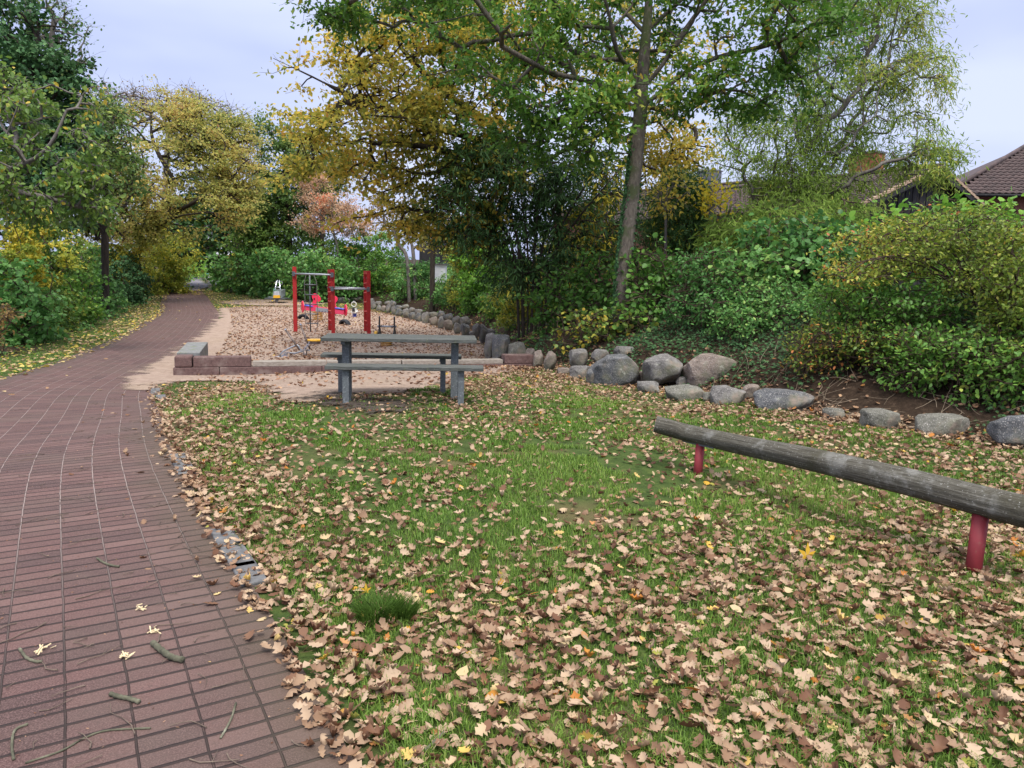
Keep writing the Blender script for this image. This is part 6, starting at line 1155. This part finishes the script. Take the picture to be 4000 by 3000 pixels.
def quadbox(name, p, mat, th=.04):
    p = [np.array(q) for q in p]; n = np.cross(p[1]-p[0], p[3]-p[0]); n /= np.linalg.norm(n); return hexa(name, p, [q+n*th for q in p], th, mat)
F1, F2, F3, F4 = Q(1074, 1164, -.3), Q(1101, 1164, -.3), Q(1096, 1137, -.3), Q(1078, 1137, -.3)
yl, yr = Q(1075, 1153, -.3), Q(1100, 1153, -.3)
quadbox('yellow_plate', [F1, F2, yr, yl], M_YELLOW); quadbox('front_panel', [yl, yr, F3, F4], flat('pale_panel', (.40, .41, .45)))
s1, s2, s3, s4 = Q(1051, 1158, .9), Q(1072, 1165, -.25), Q(1076, 1134, -.25), Q(1052, 1130, .9)
quadbox('side_panel', [s1, s2, s3, s4], M_GRP)
quadbox('side_panel', [Q(1102, 1164, -.25), Q(1094, 1158, .9), Q(1094, 1130, .9), Q(1098, 1136, -.25)], M_GRP)
quadbox('rear_panel', [Q(1052, 1158, .95), Q(1094, 1158, .95), Q(1094, 1132, .95), Q(1052, 1132, .95)], M_GRP)
b = MB(); b.beam(s4, s3, .05, .05); b.beam(F4, F3, .05, .06); b.build('top_edge', M_GREEN, wg)
b = MB(); b.box(Q(1078, 1166, .3), (1.15, 1.2, .06)); b.build('floor_plate', M_DSTEEL, wg)
b = MB(); b.beam(Q(1046, 1160, .2), Q(1108, 1166, .2), .3, .035); b.build('foot_board', M_GRP, wg)
for x0, x1 in ((1079, 1082), (1099, 1091)):
    t = MB(); t.tube(catmull([Q(x0, 1134, -.2), Q(x0+(x1-x0)*.3, 1118, -.15), Q(x1, 1098, 0), Q((x1+1086)/2+(x1-1086)*.2, 1095, .12)], 5), .032, 8); t.build('hoop', M_CHROME, wg, smooth=True)
t = MB(); t.tube(np.array([Q(1082, 1123, -.15), Q(1098, 1122, -.15)]), .028, 8); t.tube(np.array([Q(1083, 1104, 0), Q(1093, 1104, 0)]), .022, 8); t.tube(np.array([Q(1062, 1122, .5), Q(1082, 1122, .3)]), .022, 8); t.build('cross_bar', M_CHROME, wg, smooth=True)
for cx in (1076, 1095): t = np.linspace(0, 2*math.pi, 25); b = MB(); q0 = Q(cx, 1106, .15); b.tube(np.stack([q0[0]+.09*np.cos(t), q0[1]+0*t, q0[2]+.10*np.sin(t)], 1), .014, 8, cap=False); b.build('grip_ring', M_GREYP, wg, smooth=True)

# sand digger
g = G(1192, 1397); d = depth(g); dgx = empty('sand_digger', g, 'steel sand digger toy with two long levers and a round yellow seat', 'digger')
def D(px, py, dy=0.): q = P(px, py, d); q[1] += dy; return q
b = MB(); b.tube(np.array([[g[0], g[1], g[2]-.05], D(1192, 1368)]), .045, 14); b.build('post', M_BRZ, dgx, smooth=True)
for p0, p1, dy in ((( 1122, 1288), (1176, 1366), -.12), ((1169, 1271), (1206, 1366), .12)):
    b = MB(); b.tube(np.array([D(*p0, dy), D(*p1, dy)]), .023, 12); b.build('lever', M_BRZ, dgx, smooth=True)
    b = MB(); q0 = D(*p0, dy); q1 = D(*p1, dy); v_ = (q0-q1)/np.linalg.norm(q0-q1); b.tube(np.array([q0, q0+v_*.03]), .03, 12); b.build('lever_cap', M_CHROME, dgx)
b = MB(); b.beam(D(1188, 1368), D(1214, 1334), .08, .05); b.build('bracket', M_CHROME, dgx, bevel=.006)
for px, py in ((1212, 1340), (1204, 1350), (1196, 1360)): b = MB(); q = D(px, py, -.05); b.tube(np.array([q, q-[0, .02, 0]]), .016, 8); b.build('bolt', M_DSTEEL, dgx)
b = MB(); q = D(1231, 1328); b.tube(np.array([q-[0, 0, .018], q+[0, 0, .018]]), .19, 28); b.build('seat', M_YELLOW, dgx, bevel=.01)
b = MB(); q = D(1231, 1335); b.tube(np.array([q-[0, 0, .05], q+[0, 0, .03]]), .13, 20); b.build('seat_support', M_BRZ, dgx, bevel=.01)
for pts, dy in (([(1099, 1385), (1112, 1371), (1135, 1359), (1162, 1346)], -.1), ([(1128, 1379), (1150, 1381), (1172, 1375), (1200, 1369), (1208, 1371)], .05), ([(1164, 1345), (1172, 1352), (1178, 1366), (1186, 1366)], -.1)):
    b = MB(); b.tube(catmull([D(*p, dy) for p in pts], 4), .02, 8); b.build('boom_arm', M_STEEL, dgx, smooth=True)
for x_ in (0, 9):
    b = MB(); b.beam(D(1103+x_, 1392), D(1118+x_, 1374), .03, .045); b.build('linkage', M_CHROME, dgx, bevel=.004)
b = MB(); b.beam(D(1107, 1385), D(1122, 1381), .03, .03); b.build('linkage', M_STEEL, dgx)
q = D(1101, 1404); b = MB(); b.prism([(-.16, -.10), (.13, -.10), (.17, 0), (.14, .06), (.08, .09), (-.12, .09), (-.16, -.02)], q, (1, 0, 0), (0, 0, 1), .24); b.build('bucket', M_CHROME, dgx, bevel=.008)

# picnic table: bench and table slabs on pairs of flat galvanised legs
def tpl_pt(px, py, hh):
    """point on the photo ray px,py that lies hh above the ground"""
    q = hit(px, py, lambda x, y: h(x, y)+hh); return q
pt_ = empty('picnic_table', G(1560, 1560), 'weathered grey wooden picnic table with two fixed benches on galvanised legs', 'picnic table')
t0 = G(1333, 1583); ftL = G(1351, 1582); ftR = G(1800, 1585)
ax = ftR-ftL; ax[2] = 0; ax /= np.linalg.norm(ax); ay = np.array([-ax[1], ax[0], 0]); zg = (ftL[2]+ftR[2])/2; Z3 = np.array([0, 0, 1.])
dL, dR = depth(ftL), depth(ftR)
zs = P(1560, 1428, (dL+dR)/2)[2]           # bench top
def slab(name, pL, pR, wd, zt, nb, th=.045):
    for i in range(nb):
        b = MB(); w_ = wd/nb; o_ = ay*(w_*(i+.5)); a_ = np.array([*(pL+o_)[:2], zt-th/2]); c_ = np.array([*(pR+o_)[:2], zt-th/2]); b.box((a_+c_)/2, (np.linalg.norm(c_-a_)+(.012 if i % 2 else 0), w_-.006, th), (ax, ay, Z3)); b.build(name, M_PLANK, pt_, bevel=.006)
sk = -ax*.20; bl = ftL-ax*.24-ay*.06; brr = ftR+ax*.27-ay*.06
slab('bench_board', bl, brr, .30, zs, 2)
b2o = ay*1.22+sk*1.2; slab('bench_board', bl+b2o, brr+b2o, .30, zs, 2)
zt_ = zs+.30; slab('table_board', bl+ay*.42+sk*.55, brr+ay*.42+sk*.55+ax*.04, .68, zt_, 4)
def leg(c, hz, dy=0, wd=.075):
    z0 = float(h(c[0], c[1]))-.05
    for s in (-1, 1):
        cc = c+ay*s*.0+ay*.1*(s+1)*1.0; b = MB(); b.box([cc[0], cc[1], (z0+hz)/2], (wd, .045, hz-z0), (ax, ay, Z3)); b.build('leg', M_LEG, pt_, bevel=.003)
for f_ in (ftL, ftR):
    leg(f_+ay*.02, zs-.046); leg(f_+ay*1.24+sk*1.1, zs-.046); leg(f_+ay*.60+sk*.35, zt_-.046, wd=.095); 
    for a_, b_, zz in ((0, .28, zs), (1.22, 1.5, zs), (.44, 1.08, zt_)):
        b = MB(); q = f_+sk*a_; b.beam(np.array([*(q+ay*a_)[:2], zz-.068]), np.array([*(q+ay*b_)[:2], zz-.068]), .05, .042); b.build('bracket', M_LEG, pt_)

# sand pit border
def borderpt(px, py): return G(px, py)
bd = empty('sandpit_border', G(830, 1460), 'sand pit border of maroon concrete blocks with a pale plank cap', 'border')
A0 = G(676, 1470); A1 = G(2090, 1436)
A1 = G(2086, 1434)
ex = A1-A0; ex[2] = 0; Lx = np.linalg.norm(ex); ex /= Lx; ey = np.array([-ex[1], ex[0], 0])
dA = depth(A0); ka = dA/FPX
def along(px):
    lo, hi = 0., Lx*1.05
    for _ in range(30):
        m_ = (lo+hi)/2; q = A0+ex*m_; v_ = q-CAM; x_ = 2000+FPX*(v_@_R)/(v_@_F)
        if x_ < px: lo = m_
        else: hi = m_
    return lo
def blockrow(x0, x1, zb, zt, wd, mat, name, y0=0., gap=.004, bev=.015):
    s0, s1 = along(x0)+gap, along(x1)-gap; a_ = A0+ex*s0+ey*(y0+wd/2); c_ = A0+ex*s1+ey*(y0+wd/2); za, zc = float(h(*a_[:2])), float(h(*c_[:2])); za = zc = base_z
    b = MB(); b.box([(a_[0]+c_[0])/2, (a_[1]+c_[1])/2, base_z+(zb+zt)/2], (s1-s0, wd, zt-zb), (ex, ey, Z3)); return b.build(name, mat, bd, bevel=bev)
base_z = A0[2]
u_ = ka                               # metres per photo pixel at the corner
hb = (1470-1437)*u_; ht = (1470-1372-30)*u_
for x0, x1 in ((676, 858), (858, 1258), (1258, 1560), (1560, 1968), (1968, 2088)): blockrow(x0, x1, -.25, hb, .30, M_STONE, 'base_block')
blockrow(682, 752, hb+.004, hb+.22, .36, M_STONE, 'corner_block', bev=.03)
blockrow(755, 982, hb+.004, hb+.20, .26, M_STONE, 'top_block', y0=.02)
blockrow(986, 1276, hb+.004, hb+.10, .26, M_CAPW, 'cap_plank', y0=.02, bev=.006); blockrow(1278, 1568, hb+.004, hb+.095, .26, M_CAPW, 'cap_plank', y0=.02, bev=.006); blockrow(1572, 1966, hb+.004, hb+.09, .26, M_CAPW, 'cap_plank', y0=.02, bev=.006)
blockrow(1970, 2086, hb+.004, hb+.19, .28, M_STONE, 'top_block')
# grey block running back from the corner
g0 = A0+ex*.05+ey*.38; g1 = hit(760, 1400, lambda x, y: h(x, y)*0+base_z)
zt_top = base_z+hb+.25; q0 = A0+ex*.235+ey*.40; q1 = hit(772, 1336, lambda x, y: h(x, y)*0+zt_top)
dirb = q1-q0; dirb[2] = 0; ln = np.linalg.norm(dirb); dirb /= ln
b = MB(); c_ = (q0+q1)/2; c_[2] = zt_top-.2; b.box(c_, (ln, .42, .4), (dirb, np.array([-dirb[1], dirb[0], 0]), Z3)); b.build('side_block', M_STONEG, bd, bevel=.015)
b = MB(); c_ = (q0+q1)/2+dirb*.1; c_[2] = base_z-.16; b.box(c_, (ln*1.2, .46, .4), (dirb, np.array([-dirb[1], dirb[0], 0]), Z3)); b.build('base_block', M_STONE, bd, bevel=.015)

# balance log
lg = empty('balance_log', G(2725, 1856), 'weathered round balance log carried by two short dull red posts', 'balance beam')
f1, f2 = G(2724, 1856), G(3800, 2240); d1, d2 = depth(f1), depth(f2)
m, N, L, B = newmat('weathered_log'); t = N.new('ShaderNodeTexCoord'); uvn = N.new('ShaderNodeUVMap'); uvn.uv_map = 'UVMap'; mp = N.new('ShaderNodeMapping'); mp.inputs['Scale'].default_value = (2.2, 26, 1); L.new(uvn.outputs[0], mp.inputs[0])
n1 = noise(N, L, mp.outputs[0], 2.2, 9, .72, .3); r = ramp(N, [(.3, (.035, .032, .026)), (.46, (.085, .078, .06)), (.6, (.15, .14, .115)), (.76, (.32, .31, .28))]); L.new(n1, r.inputs[0])
c = mixc(N, L, maprange(N, L, noise(N, L, t.outputs['Object'], 5, 6, .65), .52, .66, 0, .6), r.outputs[0], (.27, .265, .24)); c = mixc(N, L, maprange(N, L, noise(N, L, t.outputs['Object'], 2.4, 5, .6), .5, .66, 0, .7), c, (.07, .065, .04))
c = mixc(N, L, maprange(N, L, noise(N, L, t.outputs['Object'], 70, 4, .7), .6, .7, 0, .7), c, (.5, .5, .46)); L.new(c, B.inputs['Base Color']); B.inputs['Roughness'].default_value = .9; B.inputs['Specular IOR Level'].default_value = .15
bump(N, L, math_(N, L, 'ADD', n1, math_(N, L, 'MULTIPLY', noise(N, L, t.outputs['Object'], 55, 6, .7), .6)), 1, .012, B); M_LOG = m
pL = P(2560, 1655, d1*1.015); pA = P(2738, 1703, d1); pB = P(3838, 1957, d2)
ctrl = [pL, pA, P(3290, 1822, (d1+d2)/2*.955), pB, pB+(pB-P(3290, 1822, (d1+d2)/2*.955))*.62]
lc = catmull(ctrl, 16); n_ = 40; s = np.r_[0, np.cumsum(np.linalg.norm(np.diff(lc, axis=0), axis=1))]; R_ = np.interp(s, [0, s[-1]], [.069, .088]); v, f = tube_np([lc], [R_], n_)
ang = np.tile(np.arange(n_)*2*math.pi/n_, len(lc)); sv = np.repeat(s, n_); cc = np.repeat(lc, n_, 0); v = cc+(v-cc)*(1+.02*np.sin(ang*5+sv*2.1)+.015*np.sin(ang*11-sv*3)+.02*np.sin(sv*7+ang))[:, None]
uvv = np.stack([sv, ang/(2*math.pi)], 1); me = mesh_np('log', v, f, smooth=True, uv=uvv); o = link('log', me, M_LOG, lg)
for e, idx in ((0, np.arange(n_)[::-1]), (1, np.arange(len(v)-n_, len(v)))): bmx = MB(); bmx.add(v[idx]+(0 if e else (lc[0]-lc[1])*.002), [tuple(range(n_))]); bmx.build('end_grain', M_CAPW, lg)
for f_, tp, rr_, d_ in ((f1, pA, .036, d1), (f2, pB, .0415, d2)):
    tp2 = tp.copy(); tp2[2] -= .055; tp2[:2] = tp2[:2]*1.0; b = MB(); b.tube(np.array([f_-[0, 0, .08], tp2]), rr_, 24); b.build('post', M_REDP, lg, smooth=True)
    b = MB(); dl = lc[20]-lc[19] if d_ == d1 else lc[50]-lc[49]; dl /= np.linalg.norm(dl); q = tp2+[0, 0, -.012]; b.beam(q-dl*.18, q+dl*.18, .07, .012); b.build('bracket', M_DSTEEL, lg)

# kerb stones beside the brick path
KS = [(610, 1535, 'upper'), (700, 1800, ''), (712, 1835, ''), (884, 2150, ''), (935, 2225, ''), (965, 2262, '')]
M_KERB = noisy('kerb_granite', [(.3, (.08, .08, .08)), (.7, (.17, .17, .17))], 25, .85, .5, .006)
GK = 'grey kerb stones half overgrown along the right edge of the brick path'
for i, (px, py, L_) in enumerate(((607, 1535, .7), (630, 1558, .5), (700, 1800, .36), (722, 1838, .34), (880, 2105, .3), (930, 2185, .34), (972, 2250, .30))):
    g = G(px, py); a_ = REDGE[np.argmin(np.hypot(REDGE[:, 0]-g[0], REDGE[:, 1]-g[1]))]; j = int(np.argmin(np.hypot(REDGE[:, 0]-g[0], REDGE[:, 1]-g[1]))); tdr = REDGE[min(j+1, len(REDGE)-1)]-REDGE[max(j-1, 0)]; tdr /= np.linalg.norm(tdr); X = np.array([tdr[0], tdr[1], 0]); Y = np.array([-tdr[1], tdr[0], 0])
    b = MB(); b.box(g+[0, 0, -.045], (L_, .13, .14), (X, Y, Z3)); o = b.build('kerb_stone', M_KERB, None, bevel=.008)
    tag(o, ['grey kerb stone beside the top of the lawn near the sand pit corner', 'short kerb stone lying just right of the top kerb stone', 'kerb stone half sunk in moss midway along the lawn edge', 'kerb stone just below the moss edged one midway along the lawn', 'upper kerb stone of the lowest visible three by the path', 'middle kerb stone of the lowest visible three by the path', 'lowest grey kerb stone, beside a heap of oak leaves'][i], 'kerb stone', GK)

# fallen branches on the bricks
M_BR = noisy('lichen_branch', [(.3, (.05, .05, .032)), (.6, (.14, .135, .09)), (.75, (.3, .3, .22))], 18, .9, .8, .006)
M_WOODP = flat('raw_wood', (.62, .50, .30), .8, .15, 30)
def branch(lab, pts, r, nm='fallen_branch'):
    q = catmull([G(*p)+[0, 0, r+.012] for p in pts], 8); n = len(q); b = MB(); b.tube(q, r*(1+.12*np.sin(np.arange(n)*1.7)), 10); o = b.build(nm, M_BR, None, smooth=True); tag(o, lab, 'stick', 'sticks lying on the brick path')
    return o
branch('thick lichen covered branch with a splintered pale end on the bricks', [(598, 2532), (630, 2560), (670, 2588), (716, 2600)], .0125)
branch('short mossy stick, lower left of the splintered branch', [(432, 2730), (470, 2742), (510, 2750), (545, 2762)], .0085)
branch('thin dark stick above the splintered branch near the middle of the path', [(380, 2193), (410, 2212), (440, 2222), (466, 2226)], .006)
branch('straight thin stick lying at the bottom right of the brick path', [(922, 2762), (905, 2820), (880, 2870), (862, 2900)], .004)
branch('long curved twig in the bottom left corner of the picture', [(110, 2845), (60, 2870), (48, 2930), (55, 2985)], .0045)
branch('very long thin twig across the bottom left bricks', [(100, 2998), (240, 2950), (330, 2900), (420, 2870), (590, 2860)], .0035)
branch('dark crooked stick close to the left edge of the picture', [(78, 2550), (105, 2585), (140, 2600), (165, 2600)], .006)
branch('long pale stick poking out of the leaf heap at the bottom', [(1580, 3010), (1660, 2950), (1735, 2880)], .006)
r3 = np.random.default_rng(3)
for i, (px, py, lab) in enumerate(((600, 2480, 'bundle of pale wood splinters at the end of the thick branch'), (555, 2390, 'pale wood splinters above the thick branch'), (170, 2552, 'pale wood splinters beside the dark crooked stick'), (490, 2580, 'small pale wood splinters left of the thick branch'))):
    b = MB(); g = G(px, py)
    for k in range(9): a = r3.uniform(0, 3.1); l = r3.uniform(.015, .045); q = g+np.array([r3.normal()*.012, r3.normal()*.012, .014+r3.uniform()*.012]); d_ = np.array([math.cos(a), math.sin(a), r3.normal()*.25]); b.beam(q-d_*l/2, q+d_*l/2, .005, .003)
    tag(b.build('wood_splinters', M_WOODP, None), lab, 'splinters', 'pale splinters on the bricks')
# single yellow leaf standing out in the lawn
M_YL = leafmat('single_yellow_leaf', [(0, (.6, .34, .03)), (1, (.75, .48, .05))], trans=.3)
for px, py, sz, lab in ((3150, 2200, .12, 'bright yellow leaf standing upright in the lawn below the balance log'), (1428, 2325, .06, 'orange yellow leaf left of the larger grass tuft')):
    g = G(px, py); v, f = T_star(); R_ = rots(np.array([[.1, .2, 1.0]]), np.array([[.2, -1., .1]]), r3, .05); tag(link('yellow_leaf', leaf_mesh('yellow_leaf', (v, f), (g+[0, 0, .0])[None], R_, np.array([sz]), np.array([.5])), M_YL), lab, 'leaf')

# electric scooter and far path things
g = G(832, 1073); d = depth(g); sc_ = empty('kick_scooter', g, 'turquoise kick scooter parked at the edge of the far path', 'scooter')
def E(px, py, dy=0.): q = P(px, py, d); q[1] += dy; return q
b = MB(); b.beam(E(806, 1070), E(822, 1069), .16, .06); b.beam(E(822, 1069), E(829, 1062), .12, .08); b.build('deck', M_TEAL, sc_, bevel=.01)
b = MB(); b.tube(np.array([E(828, 1066), E(830.5, 1042)]), .05, 8); b.build('steering_column', M_TEAL, sc_, smooth=True)
b = MB(); b.tube(np.array([E(825, 1041, -.2), E(834, 1041, .25)]), .03, 8); b.build('handlebar', M_BLK, sc_, smooth=True)
for px in (808, 830): b = MB(); q = E(px, 1071); b.tube(np.array([q-[0, .04, 0], q+[0, .04, 0]]), .11, 16); b.build('wheel', M_BLK, sc_)
g = G(862, 1078); d = depth(g); b = MB(); gt = empty('gate', g, 'dark garden gate half hidden by the ivy hedge right of the scooter', 'gate')
q = P(862, 1050, d); b.box(q, (.9, .06, 2.2)); b.build('panel', M_BLK, gt, bevel=.01)
for s in (-.5, .5): b = MB(); b.box(q+[s, 0, .05], (.1, .12, 2.4)); b.build('gate_post', M_BOARD, gt, bevel=.01)
